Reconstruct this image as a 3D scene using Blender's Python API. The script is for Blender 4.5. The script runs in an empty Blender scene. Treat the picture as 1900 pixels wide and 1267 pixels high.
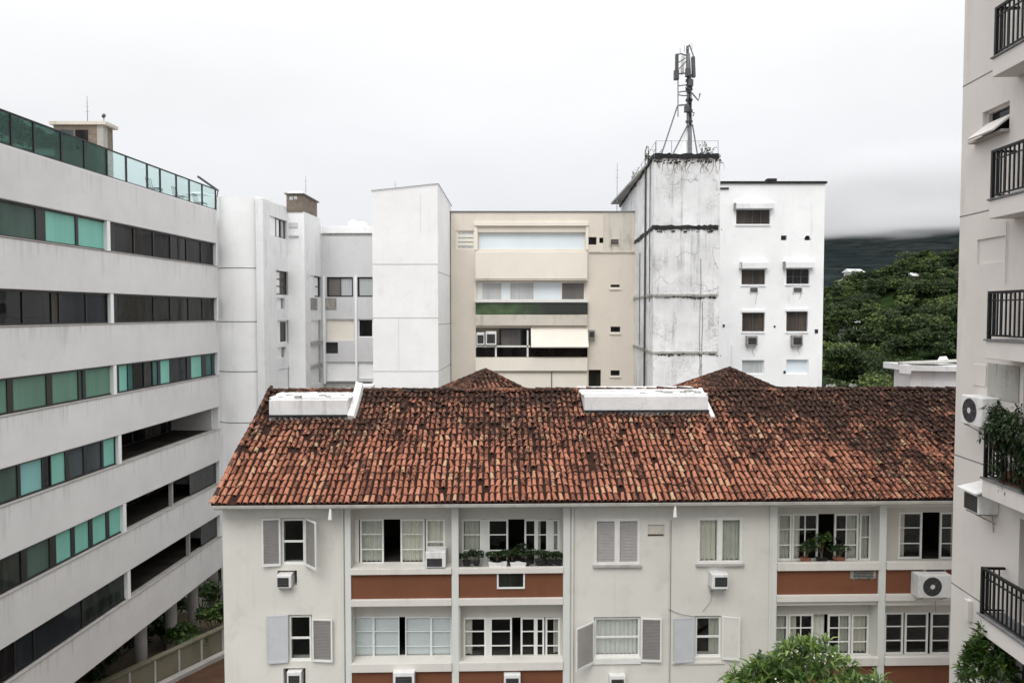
import bpy, bmesh, math, random
import numpy as np
from mathutils import Vector, Matrix, noise as mnoise

# ------------------------------------------------------------------ camera, sky, sun
SC = bpy.context.scene
COL = SC.collection
FPX, CX, CY, HOR = 1372.0, 950.0, 633.5, 580.0
CAM = Vector((0, 0, 17.0))
PITCH = math.atan((CY - HOR) / FPX)
cd = bpy.data.cameras.new("camera")
cam = bpy.data.objects.new("camera", cd)
COL.objects.link(cam)
cam.location = CAM
cam.rotation_euler = (math.pi / 2 - PITCH, 0, 0)
cd.sensor_width = 36.0
cd.lens = 36.0 * FPX / 1900.0
cd.clip_start, cd.clip_end = 0.1, 40000
SC.camera = cam

SUN_EL, SUN_AZ = math.radians(50), math.radians(-14)     # soft sun behind the camera, above the cloud
w = bpy.data.worlds.new("World")
SC.world = w
w.use_nodes = True
nt = w.node_tree
nt.nodes.clear()
def wn(t, **k):
    n = nt.nodes.new(t)
    for a, b in k.items(): setattr(n, a, b)
    return n
tc = wn('ShaderNodeTexCoord'); sep = wn('ShaderNodeSeparateXYZ')
nt.links.new(tc.outputs['Generated'], sep.inputs[0])
ramp = wn('ShaderNodeValToRGB')
cr = ramp.color_ramp
SKYSTOPS = [(0.0, (.58, .60, .63)), (.06, (.77, .785, .81)), (.13, (.85, .862, .89)), (.21, (.91, .92, .94)),
            (.29, (.955, .962, .975)), (.40, (1.06, 1.065, 1.07)), (.60, (1.6, 1.6, 1.6)), (1.0, (2.4, 2.4, 2.4))]
cr.elements[0].position = 0; cr.elements[0].color = (*SKYSTOPS[0][1], 1)
cr.elements[1].position = 1; cr.elements[1].color = (*SKYSTOPS[-1][1], 1)
for p, c in SKYSTOPS[1:-1]:
    e = cr.elements.new(p); e.color = (*c, 1)
mp = wn('ShaderNodeMapping'); mp.inputs['Scale'].default_value = (1.6, 1.6, 4.2)
nz = wn('ShaderNodeTexNoise'); nz.inputs['Scale'].default_value = 1.5; nz.inputs['Detail'].default_value = 5
nz.inputs['Roughness'].default_value = .5
nt.links.new(tc.outputs['Generated'], mp.inputs[0]); nt.links.new(mp.outputs[0], nz.inputs['Vector'])
mr = wn('ShaderNodeMapRange'); mr.inputs['From Min'].default_value = .3; mr.inputs['From Max'].default_value = .7
mr.inputs['To Min'].default_value = .955; mr.inputs['To Max'].default_value = 1.055
nt.links.new(nz.outputs['Fac'], mr.inputs['Value'])
mx = wn('ShaderNodeVectorMath', operation='SCALE')
nt.links.new(sep.outputs['Z'], ramp.inputs['Fac']); nt.links.new(ramp.outputs['Color'], mx.inputs[0])
nt.links.new(mr.outputs[0], mx.inputs['Scale'])
sky = wn('ShaderNodeTexSky'); sky.sky_type = 'NISHITA'; sky.sun_disc = False
sky.sun_elevation = SUN_EL; sky.sun_rotation = math.pi - SUN_AZ
bg1 = wn('ShaderNodeBackground'); bg1.inputs['Strength'].default_value = 1.0
bg2 = wn('ShaderNodeBackground'); bg2.inputs['Strength'].default_value = 0.06
nt.links.new(mx.outputs[0], bg1.inputs['Color']); nt.links.new(sky.outputs[0], bg2.inputs['Color'])
ms = wn('ShaderNodeMixShader'); ms.inputs[0].default_value = .06      # a closed cloud deck over the clear sky
nt.links.new(bg1.outputs[0], ms.inputs[1]); nt.links.new(bg2.outputs[0], ms.inputs[2])
out = wn('ShaderNodeOutputWorld'); nt.links.new(ms.outputs[0], out.inputs['Surface'])

sl = bpy.data.lights.new("sun", 'SUN')
sl.energy, sl.angle, sl.color = 1.5, math.radians(30), (1, .975, .94)
so = bpy.data.objects.new("sun", sl); COL.objects.link(so)
so.location = (0, -20, 60)
so.rotation_euler = (math.pi / 2 - SUN_EL, 0, SUN_AZ)
SC.view_settings.view_transform = 'Standard'
SC.view_settings.look = 'None'
SC.view_settings.exposure = 0.06
SC.view_settings.gamma = 1.0
SC.cycles.max_bounces = 8
SC.cycles.transparent_max_bounces = 16
SC.cycles.volume_bounces = 3

# ------------------------------------------------------------------ pixel -> place helpers
_c, _s = math.cos(PITCH), math.sin(PITCH)
def ray(px, py):
    return Vector((px - CX, FPX * _c + (CY - py) * _s, -FPX * _s + (CY - py) * _c))
def at(px, py, D):
    r = ray(px, py); return CAM + r * (D / r.y)
class Fr:
    """vertical wall plane: u along the wall, z up, n outwards"""
    def __init__(s, O, U, N):
        s.O = Vector((O[0], O[1], 0)); s.U = Vector((U[0], U[1], 0)).normalized(); s.N = Vector((N[0], N[1], 0)).normalized()
    def uv(s, px, py, n=0.0):
        r = ray(px, py); o = s.O + s.N * n
        t = (o - CAM).dot(s.N) / r.dot(s.N)
        p = CAM + r * t
        return (p - s.O).dot(s.U), p.z
    def P(s, u, z, n=0.0):
        p = s.O + s.U * u + s.N * n; return Vector((p.x, p.y, z))
    def rect(s, x0, y0, x1, y1, n=0.0):
        a = s.uv(x0, (y0 + y1) / 2, n)[0]; b = s.uv(x1, (y0 + y1) / 2, n)[0]
        xm = (x0 + x1) / 2
        c = s.uv(xm, y1, n)[1]; d = s.uv(xm, y0, n)[1]
        return min(a, b), max(a, b), min(c, d), max(c, d)

class MB:
    def __init__(s): s.v = []; s.f = []; s.t = []; s.tint = .5
    def add(s, vs, fs, tint=None):
        b = len(s.v); s.v.extend([tuple(x) for x in vs])
        for f in fs:
            s.f.append(tuple(b + i for i in f)); s.t.append(s.tint if tint is None else tint)
        return s
    def quad(s, a, b, c, d, tint=None): return s.add([a, b, c, d], [(0, 1, 2, 3)], tint)
    def hexa(s, p): return s.add(p, [(0, 3, 2, 1), (4, 5, 6, 7), (0, 1, 5, 4), (1, 2, 6, 5), (2, 3, 7, 6), (3, 0, 4, 7)])
    def box(s, fr, u0, u1, z0, z1, n0, n1):
        return s.hexa([fr.P(u0, z0, n0), fr.P(u1, z0, n0), fr.P(u1, z0, n1), fr.P(u0, z0, n1),
                       fr.P(u0, z1, n0), fr.P(u1, z1, n0), fr.P(u1, z1, n1), fr.P(u0, z1, n1)])
    def pbox(s, fr, x0, y0, x1, y1, n0, n1, ref=None):
        u0, u1, z0, z1 = fr.rect(x0, y0, x1, y1, n1 if ref is None else ref)
        return s.box(fr, u0, u1, z0, z1, n0, n1)
    def prism(s, pts, z0, z1):
        k = len(pts)
        v = [(p[0], p[1], z0) for p in pts] + [(p[0], p[1], z1) for p in pts]
        f = [tuple(range(k))[::-1], tuple(range(k, 2 * k))] + [(i, (i + 1) % k, k + (i + 1) % k, k + i) for i in range(k)]
        return s.add(v, f)
    def tube(s, pts, rad, seg=8, cap=True):
        pts = [Vector(p) for p in pts]
        if not hasattr(rad, '__len__'): rad = [rad] * len(pts)
        rings = []; b = len(s.v); prev = None
        for i, p in enumerate(pts):
            d = (pts[min(i + 1, len(pts) - 1)] - pts[max(i - 1, 0)]).normalized()
            a = Vector((0, 0, 1)) if abs(d.z) < .9 else Vector((1, 0, 0))
            if prev is not None: a = prev
            x = (a - d * a.dot(d)).normalized(); y = d.cross(x); prev = x
            for k in range(seg):
                t = 2 * math.pi * k / seg
                s.v.append(tuple(p + (x * math.cos(t) + y * math.sin(t)) * rad[i]))
        for i in range(len(pts) - 1):
            for k in range(seg):
                a0 = b + i * seg + k; a1 = b + i * seg + (k + 1) % seg
                s.f.append((a0, a1, a1 + seg, a0 + seg)); s.t.append(s.tint)
        if cap:
            s.f.append(tuple(b + k for k in range(seg))[::-1]); s.t.append(s.tint)
            e = b + (len(pts) - 1) * seg
            s.f.append(tuple(e + k for k in range(seg))); s.t.append(s.tint)
        return s
    def disc(s, c, nrm, r, seg=20, r0=0.0):
        c = Vector(c); d = Vector(nrm).normalized(); a = Vector((0, 0, 1))
        x = (a - d * a.dot(d)).normalized(); y = d.cross(x)
        R = lambda q: [c + (x * math.cos(2 * math.pi * k / seg) + y * math.sin(2 * math.pi * k / seg)) * q for k in range(seg)]
        if r0 <= 0: return s.add(R(r), [tuple(range(seg))])
        return s.add(R(r) + R(r0), [(k, (k + 1) % seg, seg + (k + 1) % seg, seg + k) for k in range(seg)])
    def wall(s, fr, u0, u1, z0, z1, holes, t=.2, n=0.0, deep=None, back=True):
        """wall sheet with real openings: front, reveals of depth t, outer sides of depth deep"""
        us = sorted(set([u0, u1] + [min(max(h[i], u0), u1) for h in holes for i in (0, 1)]))
        zs = sorted(set([z0, z1] + [min(max(h[i], z0), z1) for h in holes for i in (2, 3)]))
        inh = lambda u, z: any(h[0] < u < h[1] and h[2] < z < h[3] for h in holes)
        for i in range(len(us) - 1):
            for j in range(len(zs) - 1):
                if us[i + 1] - us[i] < 1e-5 or zs[j + 1] - zs[j] < 1e-5: continue
                if inh((us[i] + us[i + 1]) / 2, (zs[j] + zs[j + 1]) / 2): continue
                for nn in ((n, n - t) if back else (n,)):
                    s.quad(fr.P(us[i], zs[j], nn), fr.P(us[i + 1], zs[j], nn), fr.P(us[i + 1], zs[j + 1], nn), fr.P(us[i], zs[j + 1], nn))
        for h in holes:
            a, b, c, d = max(h[0], u0), min(h[1], u1), max(h[2], z0), min(h[3], z1)
            for (p, q) in (((a, c), (b, c)), ((b, c), (b, d)), ((b, d), (a, d)), ((a, d), (a, c))):
                s.quad(fr.P(*p, n), fr.P(*q, n), fr.P(*q, n - t), fr.P(*p, n - t))
        D = t if deep is None else deep
        for (p, q) in (((u0, z0), (u0, z1)), ((u1, z0), (u1, z1)), ((u0, z1), (u1, z1))):
            s.quad(fr.P(*p, n), fr.P(*q, n), fr.P(*q, n - D), fr.P(*p, n - D))
        return s
    def build(s, name, material, parent=None, origin=None, bevel=0, smooth=False, merge=False):
        return link(name, s.v, s.f, s.t, material, parent, origin, bevel, smooth, merge)

ORG = {}
def link(name, v, f, t, material, parent=None, origin=None, bevel=0, smooth=False, merge=False):
    o0 = ORG[parent.name] if parent is not None else Vector(origin if origin is not None else (0, 0, 0))
    me = bpy.data.meshes.new(name)
    va = np.asarray(v, dtype=np.float64).reshape(-1, 3) - np.array(o0)
    if isinstance(f, np.ndarray):
        k = f.shape[1]; nf = len(f)
        me.vertices.add(len(va)); me.vertices.foreach_set('co', va.ravel())
        me.loops.add(nf * k); me.loops.foreach_set('vertex_index', f.ravel().astype(np.int32))
        me.polygons.add(nf); me.polygons.foreach_set('loop_start', np.arange(nf, dtype=np.int32) * k)
        me.polygons.foreach_set('loop_total', np.full(nf, k, dtype=np.int32))
        me.update(calc_edges=True)
    else:
        me.from_pydata(va.tolist(), [], f)
    at_ = me.attributes.new('tint', 'FLOAT', 'FACE')
    at_.data.foreach_set('value', np.asarray(t, dtype=np.float32))
    if smooth: me.polygons.foreach_set('use_smooth', np.ones(len(me.polygons), dtype=bool))
    if len(me.polygons) < 6000:
        bm = bmesh.new(); bm.from_mesh(me)
        if merge: bmesh.ops.remove_doubles(bm, verts=bm.verts, dist=1e-4)
        bmesh.ops.recalc_face_normals(bm, faces=bm.faces)
        bm.to_mesh(me); bm.free()
    me.materials.append(material)
    o = bpy.data.objects.new(name, me); COL.objects.link(o)
    if parent is not None:
        o.parent = parent
        ORG[o.name] = o0
    else:
        o.location = o0; ORG[o.name] = o0
    if bevel:
        m = o.modifiers.new('bevel', 'BEVEL'); m.width = bevel; m.segments = 2; m.limit_method = 'ANGLE'
    return o
def thing(name, loc, label, cat, group=None):
    o = bpy.data.objects.new(name, None); COL.objects.link(o)
    o.location = loc; o.empty_display_size = .2; ORG[o.name] = Vector(loc)
    return tag(o, label, cat, group)
def tag(o, label=None, cat=None, group=None, kind=None):
    if label: o['label'] = label
    if cat: o['category'] = cat
    if group: o['group'] = group
    if kind: o['kind'] = kind
    return o

# ------------------------------------------------------------------ materials
class NB:
    def __init__(s, name):
        s.m = bpy.data.materials.new(name); s.m.use_nodes = True
        s.t = s.m.node_tree; s.t.nodes.clear()
        s.out = s.n('ShaderNodeOutputMaterial')
        s.pos = s.n('ShaderNodeNewGeometry').outputs['Position']
    def n(s, typ, **k):
        x = s.t.nodes.new(typ)
        for a, b in k.items(): setattr(x, a, b)
        return x
    def put(s, sock, val):
        if isinstance(val, bpy.types.NodeSocket): s.t.links.new(val, sock)
        else:
            if sock.type == 'RGBA' and len(val) == 3: val = (*val, 1)
            sock.default_value = val
    def noise(s, scale, detail=4, rough=.55, stretch=(1, 1, 1), vec=None, dist=0):
        mp = s.n('ShaderNodeMapping'); s.put(mp.inputs[0], vec or s.pos); mp.inputs['Scale'].default_value = stretch
        x = s.n('ShaderNodeTexNoise'); s.t.links.new(mp.outputs[0], x.inputs['Vector'])
        x.inputs['Scale'].default_value = scale; x.inputs['Detail'].default_value = detail
        x.inputs['Roughness'].default_value = rough; x.inputs['Distortion'].default_value = dist
        return x.outputs['Fac']
    def vor(s, scale, feature='DISTANCE_TO_EDGE', stretch=(1, 1, 1), vec=None):
        mp = s.n('ShaderNodeMapping'); s.put(mp.inputs[0], vec or s.pos); mp.inputs['Scale'].default_value = stretch
        x = s.n('ShaderNodeTexVoronoi', feature=feature); s.t.links.new(mp.outputs[0], x.inputs['Vector'])
        x.inputs['Scale'].default_value = scale
        return x.outputs[0]
    def rng(s, v, a, b, c=0.0, d=1.0, smooth=False):
        x = s.n('ShaderNodeMapRange'); x.clamp = True
        if smooth: x.interpolation_type = 'SMOOTHSTEP'
        s.put(x.inputs['Value'], v)
        for k, q in zip(('From Min', 'From Max', 'To Min', 'To Max'), (a, b, c, d)): s.put(x.inputs[k], q)
        return x.outputs[0]
    def math(s, op, a, b=0.0, clamp=False):
        x = s.n('ShaderNodeMath', operation=op); x.use_clamp = clamp
        s.put(x.inputs[0], a); s.put(x.inputs[1], b); return x.outputs[0]
    def mix(s, f, a, b, mode='MIX'):
        x = s.n('ShaderNodeMix', data_type='RGBA', blend_type=mode)
        s.put(x.inputs['Factor'], f)
        ins = [q for q in x.inputs if q.type == 'RGBA']
        s.put(ins[0], a); s.put(ins[1], b)
        return [q for q in x.outputs if q.type == 'RGBA'][0]
    def ramp(s, f, stops):
        x = s.n('ShaderNodeValToRGB'); s.put(x.inputs[0], f); e = x.color_ramp.elements
        e[0].position, e[0].color = stops[0][0], (*stops[0][1], 1)
        e[1].position, e[1].color = stops[-1][0], (*stops[-1][1], 1)
        for p, c in stops[1:-1]: q = e.new(p); q.color = (*c, 1)
        return x.outputs[0]
    def attr(s, name='tint'):
        return s.n('ShaderNodeAttribute', attribute_name=name).outputs['Fac']
    def sepz(s):
        x = s.n('ShaderNodeSeparateXYZ'); s.put(x.inputs[0], s.pos); return x.outputs
    def bsdf(s, col, rough=.8, bump=None, bstr=.3, bdist=.02, spec=.3, metal=0.0, **k):
        x = s.n('ShaderNodeBsdfPrincipled')
        s.put(x.inputs['Base Color'], col); s.put(x.inputs['Roughness'], rough)
        s.put(x.inputs['Specular IOR Level'], spec); s.put(x.inputs['Metallic'], metal)
        for a, b in k.items(): s.put(x.inputs[a], b)
        if bump is not None:
            y = s.n('ShaderNodeBump'); s.put(y.inputs['Height'], bump)
            y.inputs['Strength'].default_value = bstr; y.inputs['Distance'].default_value = bdist
            s.t.links.new(y.outputs[0], x.inputs['Normal'])
        return x.outputs[0]
    def end(s, sh): s.t.links.new(sh, s.out.inputs['Surface']); return s.m

def plaster(name, col, var=.07, streak=.25, dirt=(.12, .11, .10), patch=.12, lo=.56, rough=.9, scale=1.0, fine=.02):
    b = NB(name)
    big = b.noise(.55 * scale, 5, .6)
    c = b.mix(b.rng(big, .3, .7), tuple(x * (1 - var) for x in col), tuple(min(1, x * (1 + var * .6)) for x in col))
    pt = b.noise(1.7 * scale, 6, .65)
    c = b.mix(b.math('MULTIPLY', b.rng(pt, .55, .75), patch), c, dirt)
    st = b.noise(2.6 * scale, 6, .62, (1, 1, .07))
    br = b.noise(.9 * scale, 3, .5)
    f = b.math('MULTIPLY', b.rng(st, lo, lo + .2), b.rng(br, .42, .66))
    c = b.mix(b.math('MULTIPLY', f, streak), c, dirt)
    fn = b.noise(38, 5, .7)
    c = b.mix(b.rng(fn, .3, .7, 0, fine * 2), c, tuple(x * .55 for x in col))
    h = b.math('ADD', b.math('MULTIPLY', fn, .4), big)
    return b.end(b.bsdf(c, rough, h, .25, .03, .25))

def cracked(name, col, black=.9, drip=.5, amount=1.0):
    """old rendered concrete: black drips below the slabs, mould patches, hairline cracks"""
    b = NB(name)
    big = b.noise(.5, 6, .62)
    c = b.mix(b.rng(big, .3, .7), tuple(x * .80 for x in col), tuple(min(1, x * 1.05) for x in col))
    st = b.noise(3.4, 8, .66, (1, 1, .055)); br = b.noise(.55, 4, .6)
    f = b.math('MULTIPLY', b.rng(st, .52, .68), b.rng(br, .44, .60))
    c = b.mix(b.math('MULTIPLY', f, drip), c, (.055, .055, .055))
    mo = b.math('MULTIPLY', b.rng(b.noise(.75, 9, .72), .47, .64), b.rng(b.noise(9, 7, .78), .40, .62))
    c = b.mix(b.math('MULTIPLY', mo, .62 * amount), c, (.15, .15, .15))
    # cracks
    wob = b.n('ShaderNodeTexNoise'); wob.inputs['Scale'].default_value = 1.6; wob.inputs['Detail'].default_value = 6
    b.put(wob.inputs['Vector'], b.pos)
    vm = b.n('ShaderNodeVectorMath', operation='MULTIPLY_ADD')
    b.put(vm.inputs[0], wob.outputs['Color']); vm.inputs[1].default_value = (1.1, 1.1, 1.1); b.put(vm.inputs[2], b.pos)
    ck = b.vor(.55, 'DISTANCE_TO_EDGE', (1, 1, .8), vm.outputs[0])
    cm = b.math('MULTIPLY', b.rng(ck, 0, .016, 1, 0), b.rng(b.noise(.8, 3), .5, .58))
    c = b.mix(b.math('MULTIPLY', cm, .55 * amount), c, (.04, .04, .04))
    h = b.math('ADD', b.noise(22, 6, .7), big)
    return b.end(b.bsdf(c, .92, h, .4, .04, .2))

def solid(name, col, rough=.6, var=.12, scale=6, spec=.4, metal=0.0, bump=.1, dirt=0.0):
    b = NB(name)
    n = b.noise(scale, 5, .6)
    c = b.mix(b.rng(n, .3, .7), tuple(x * (1 - var) for x in col), tuple(min(1, x * (1 + var)) for x in col))
    if dirt:
        d = b.noise(scale * .5, 7, .7, (1, 1, .4))
        c = b.mix(b.rng(d, .5, .72, 0, dirt), c, (.07, .06, .05))
    return b.end(b.bsdf(c, rough, n, bump, .01, spec, metal))

def glass(name, tint=(.85, .92, .9), refl=1.0, rough=.015, mixcol=None, opaque=0.0):
    """window glass: see-through with a Fresnel reflection, faint waviness"""
    b = NB(name)
    lw = b.n('ShaderNodeLayerWeight'); lw.inputs['Blend'].default_value = .28
    g = b.n('ShaderNodeBsdfGlossy'); g.inputs['Roughness'].default_value = rough
    g.inputs['Color'].default_value = (.95, .97, 1, 1)
    bm = b.n('ShaderNodeBump'); bm.inputs['Strength'].default_value = .05; bm.inputs['Distance'].default_value = .02
    b.put(bm.inputs['Height'], b.noise(1.3, 2)); b.t.links.new(bm.outputs[0], g.inputs['Normal'])
    t = b.n('ShaderNodeBsdfTransparent'); t.inputs['Color'].default_value = (*tint, 1)
    base = t.outputs[0]
    if opaque:
        d = b.n('ShaderNodeBsdfDiffuse'); d.inputs['Color'].default_value = (*mixcol, 1)
        m2 = b.n('ShaderNodeMixShader'); m2.inputs[0].default_value = opaque
        b.t.links.new(t.outputs[0], m2.inputs[1]); b.t.links.new(d.outputs[0], m2.inputs[2]); base = m2.outputs[0]
    m = b.n('ShaderNodeMixShader'); b.put(m.inputs[0], b.math('MULTIPLY', lw.outputs['Fresnel'], refl, True))
    b.t.links.new(base, m.inputs[1]); b.t.links.new(g.outputs[0], m.inputs[2])
    return b.end(m.outputs[0])

def dark_glass(name, col, rough=.06, spec=.16, fold=0.0, scale=2.5, var=.5):
    """glass over a dim room or drawn blind: the room's own tone varies, the pane reflects"""
    b = NB(name)
    n = b.noise(scale, 3, .5, (1, 1, .25))
    c = b.mix(b.rng(n, .35, .65), tuple(x * (1 - var) for x in col), tuple(min(1, x * (1 + var)) for x in col))
    if fold:
        fo = b.noise(16, 2, .4, (1, 1, .02)); c = b.mix(b.rng(fo, .4, .62, 0, fold), c, tuple(x * .45 for x in col))
    wv = b.noise(.9, 2)
    return b.end(b.bsdf(c, rough, wv, .12, .05, spec))

def leafmat(name, lo, mid, hi, rough=.45, trans=.25, spec=.35):
    b = NB(name)
    c = b.ramp(b.attr(), [(0, lo), (.55, mid), (1, hi)])
    p = b.bsdf(c, rough, spec=spec)
    tr = b.n('ShaderNodeBsdfTranslucent'); b.put(tr.inputs['Color'], b.mix(.5, c, hi))
    m = b.n('ShaderNodeMixShader'); m.inputs[0].default_value = trans
    b.t.links.new(p, m.inputs[1]); b.t.links.new(tr.outputs[0], m.inputs[2])
    return b.end(m.outputs[0])

M = {}
def drip_plaster(name, col, zref, period, reach, strength, dirt):
    """rendered bands: rain streaks that start at each sill and run down it, old patch repairs, hairlines"""
    b = NB(name)
    big = b.noise(.5, 6, .62); c = b.mix(b.rng(big, .3, .7), tuple(x * .93 for x in col), tuple(min(1, x * 1.04) for x in col))
    z = b.sepz()['Z']
    d = b.math('FRACT', b.math('DIVIDE', b.math('SUBTRACT', zref, z), period)); d = b.math('MULTIPLY', d, period)
    ln = b.noise(1.7, 3, .5, (1, 1, .01))                       # every streak has its own length
    fall = b.rng(b.math('SUBTRACT', b.math('MULTIPLY', b.rng(ln, .35, .68), reach), d), -.25, .35)
    st = b.noise(5.0, 5, .65, (1, 1, .03))
    f = b.math('MULTIPLY', b.math('MULTIPLY', b.rng(st, .50, .70), fall), strength)
    c = b.mix(f, c, dirt)
    pv_ = b.vor(.22, 'F1', (1, 1, 1.6)); c = b.mix(b.math('MULTIPLY', b.rng(b.noise(.35, 2, .3), .55, .57), .06), c, tuple(x * .7 for x in col))
    sm = b.math('MULTIPLY', b.rng(b.noise(2.3, 8, .72),   .54, .70), .08); c = b.mix(sm, c, dirt)
    fn = b.noise(38, 5, .7); c = b.mix(b.rng(fn, .3, .7, 0, .05), c, tuple(x * .5 for x in col))
    return b.end(b.bsdf(c, .88, b.math('ADD', b.math('MULTIPLY', fn, .4), b.math('MULTIPLY', big, 2.0)), .3, .04, .25))
M['leftwall'] = drip_plaster('grey_white_render', (.735, .725, .722), 0.0, 2.938, 1.0, .34, (.24, .23, .22))
M['sill'] = plaster('weathered_sill', (.42, .40, .38), .2, .3, (.12, .11, .10), .4, scale=2)
M['white'] = plaster('white_render', (.87, .875, .88), .06, .34, (.33, .32, .31), .12)
M['whitedirty'] = plaster('stained_white_render', (.80, .805, .81), .07, .5, (.24, .23, .22), .22, .52)
M['greywall'] = plaster('grey_white_render_b', (.62, .62, .63), .06, .4, (.25, .24, .23), .15)
M['beige'] = plaster('beige_render', (.70, .645, .565), .05, .22, (.30, .26, .21), .12)
M['beigelight'] = plaster('light_beige_render', (.80, .755, .675), .05, .15, (.35, .31, .26), .08)
M['beigedirty'] = plaster('soiled_beige_render', (.62, .58, .51), .1, .55, (.14, .13, .11), .35, .5)
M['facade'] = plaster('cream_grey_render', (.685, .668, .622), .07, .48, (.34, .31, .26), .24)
M['facade_shade'] = plaster('cream_render_shaded', (.56, .545, .50), .07, .25, (.3, .28, .24), .15)  # darker copy of the facade render, recess shade put into the colour
M['pier'] = plaster('pale_green_white_pier', (.66, .675, .645), .05, .3, (.33, .31, .27), .12)
M['slab'] = plaster('painted_slab_edge', (.68, .655, .61), .06, .35, (.28, .24, .2), .2)
M['rightwall'] = plaster('pinkish_white_render', (.69, .652, .62), .07, .45, (.36, .33, .31), .1)
M['tower'] = cracked('cracked_white_concrete', (.83, .84, .85))
M['tank'] = cracked('weathered_white_parapet', (.78, .78, .78), .5, .35, .35)
M['oldconc'] = cracked('old_grey_concrete', (.42, .41, .38), .9, .9)
M['tar'] = solid('black_tar', (.022, .022, .022), .8, .5, 3, .3, bump=.6)
M['joint'] = solid('joint_shadow_gap', (.16, .16, .165), .9, .3, 8)
M['jointlight'] = solid('joint_filler_grey', (.42, .42, .425), .9, .15, 8)
M['brownpanel'] = plaster('rust_brown_panel', (.185, .074, .040), .14, .3, (.09, .035, .02), .25)
M['whitepaint'] = solid('white_window_paint', (.74, .74, .71), .5, .05, 5, .4, dirt=.12)
M['palepaint'] = solid('pale_blue_white_paint', (.66, .69, .70), .55, .05, 5, .4, dirt=.08)
M['greyblind'] = solid('grey_shutter_slats', (.36, .345, .34), .65, .08, 7)
M['bluegrey'] = solid('bluish_grey_shutter', (.52, .54, .56), .6, .05, 3)
M['blackframe'] = solid('black_window_frame', (.012, .012, .013), .4, .3, 6, .5)
M['darkgrey'] = solid('dark_grey_metal', (.07, .07, .075), .45, .3, 8, .5)
M['whitemetal'] = solid('white_enamel', (.74, .74, .73), .45, .05, 6, .5, dirt=.35)
M['oldmetal'] = solid('rusty_grey_metal', (.30, .28, .26), .7, .35, 9, .4, dirt=.6)
M['galv'] = solid('galvanised_steel', (.20, .21, .22), .5, .3, 8, .5, .4)
M['blackrail'] = solid('black_railing_paint', (.009, .009, .010), .4, .3, 9, .2)
M['grille'] = solid('dark_grille', (.03, .03, .03), .6, .4, 12)
M['room'] = solid('painted_room_dimness', (.035, .032, .028), .95, .5, 1.1, .1)  # near black, so the dimness of the rooms is in the colour
M['roommid'] = solid('room_paint', (.16, .15, .13), .95, .4, 1.0, .1)
M['gutter'] = solid('painted_gutter', (.50, .49, .45), .6, .15, 4, .4, dirt=.3)
M['brick'] = None
M['glass'] = glass('clear_window_glass', (.95, .96, .95), .7)
M['dglass'] = glass('smoked_window_glass', (.30, .33, .32), 1.0)
M['greenglass'] = glass('green_parapet_glass', (.86, .945, .925), .45)
M['greenglass_dark'] = glass('dark_green_parapet_glass', (.42, .60, .53), .5, opaque=.42, mixcol=(.022, .048, .038))
M['curtain'] = solid('cream_curtain', (.78, .75, .67), .9, .06, 3)
M['curtaingreen'] = solid('pale_green_curtain', (.62, .62, .555), .9, .06, 3)
M['curtainwhite'] = solid('white_voile', (.88, .88, .86), .9, .05, 3)
M['blackpane'] = dark_glass('black_window_pane', (.009, .009, .010), .04, .28)
M['blackfold'] = dark_glass('black_pane_with_curtain', (.018, .016, .017), .08, .16, .6)
M['darkgreenpane'] = dark_glass('dark_green_pane', (.022, .028, .025), .04, .28)
M['olivepane'] = dark_glass('olive_black_pane', (.022, .023, .018), .08, .16, .5)
M['slatepane'] = dark_glass('slate_blue_pane', (.055, .068, .075), .08, .16, 0, 1.4, .2)
M['deepslate'] = dark_glass('deep_slate_pane', (.020, .024, .029), .08, .16, 0, 1.4, .2)
M['turquoise'] = dark_glass('turquoise_blind_pane', (.215, .52, .435), .12, .16, .10, .8, .07)
M['skyturq'] = dark_glass('bluish_turquoise_pane', (.22, .46, .45), .12, .16, .06, .8, .07)
M['teal'] = dark_glass('teal_blind_pane', (.06, .17, .16), .1, .16, .1, 1.5, .2)
M['seagreen'] = dark_glass('grey_green_blind_pane', (.12, .235, .175), .12, .16, .06, .7, .16)
M['greengrey'] = dark_glass('green_grey_pane', (.06, .10, .085), .08, .16, .06, 1.0, .3)
M['brownpane'] = dark_glass('brown_pane', (.06, .05, .038), .2, .16)
M['palepane'] = dark_glass('pale_blue_pane', (.70, .77, .82), .12, .16, .03, .4, .03)
M['voilepane'] = dark_glass('pane_with_voile', (.50, .52, .53), .15, .16, .3, .9, .1)
M['greypane'] = dark_glass('grey_curtained_pane', (.19, .18, .175), .15, .16, .3, .9, .2)
M['brownfold'] = dark_glass('brown_curtained_pane', (.075, .062, .052), .12, .16, .16, 1.2, .35)
M['mossglass'] = None
M['terrace'] = plaster('terrace_floor', (.45, .42, .38), .1, .1)

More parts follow.
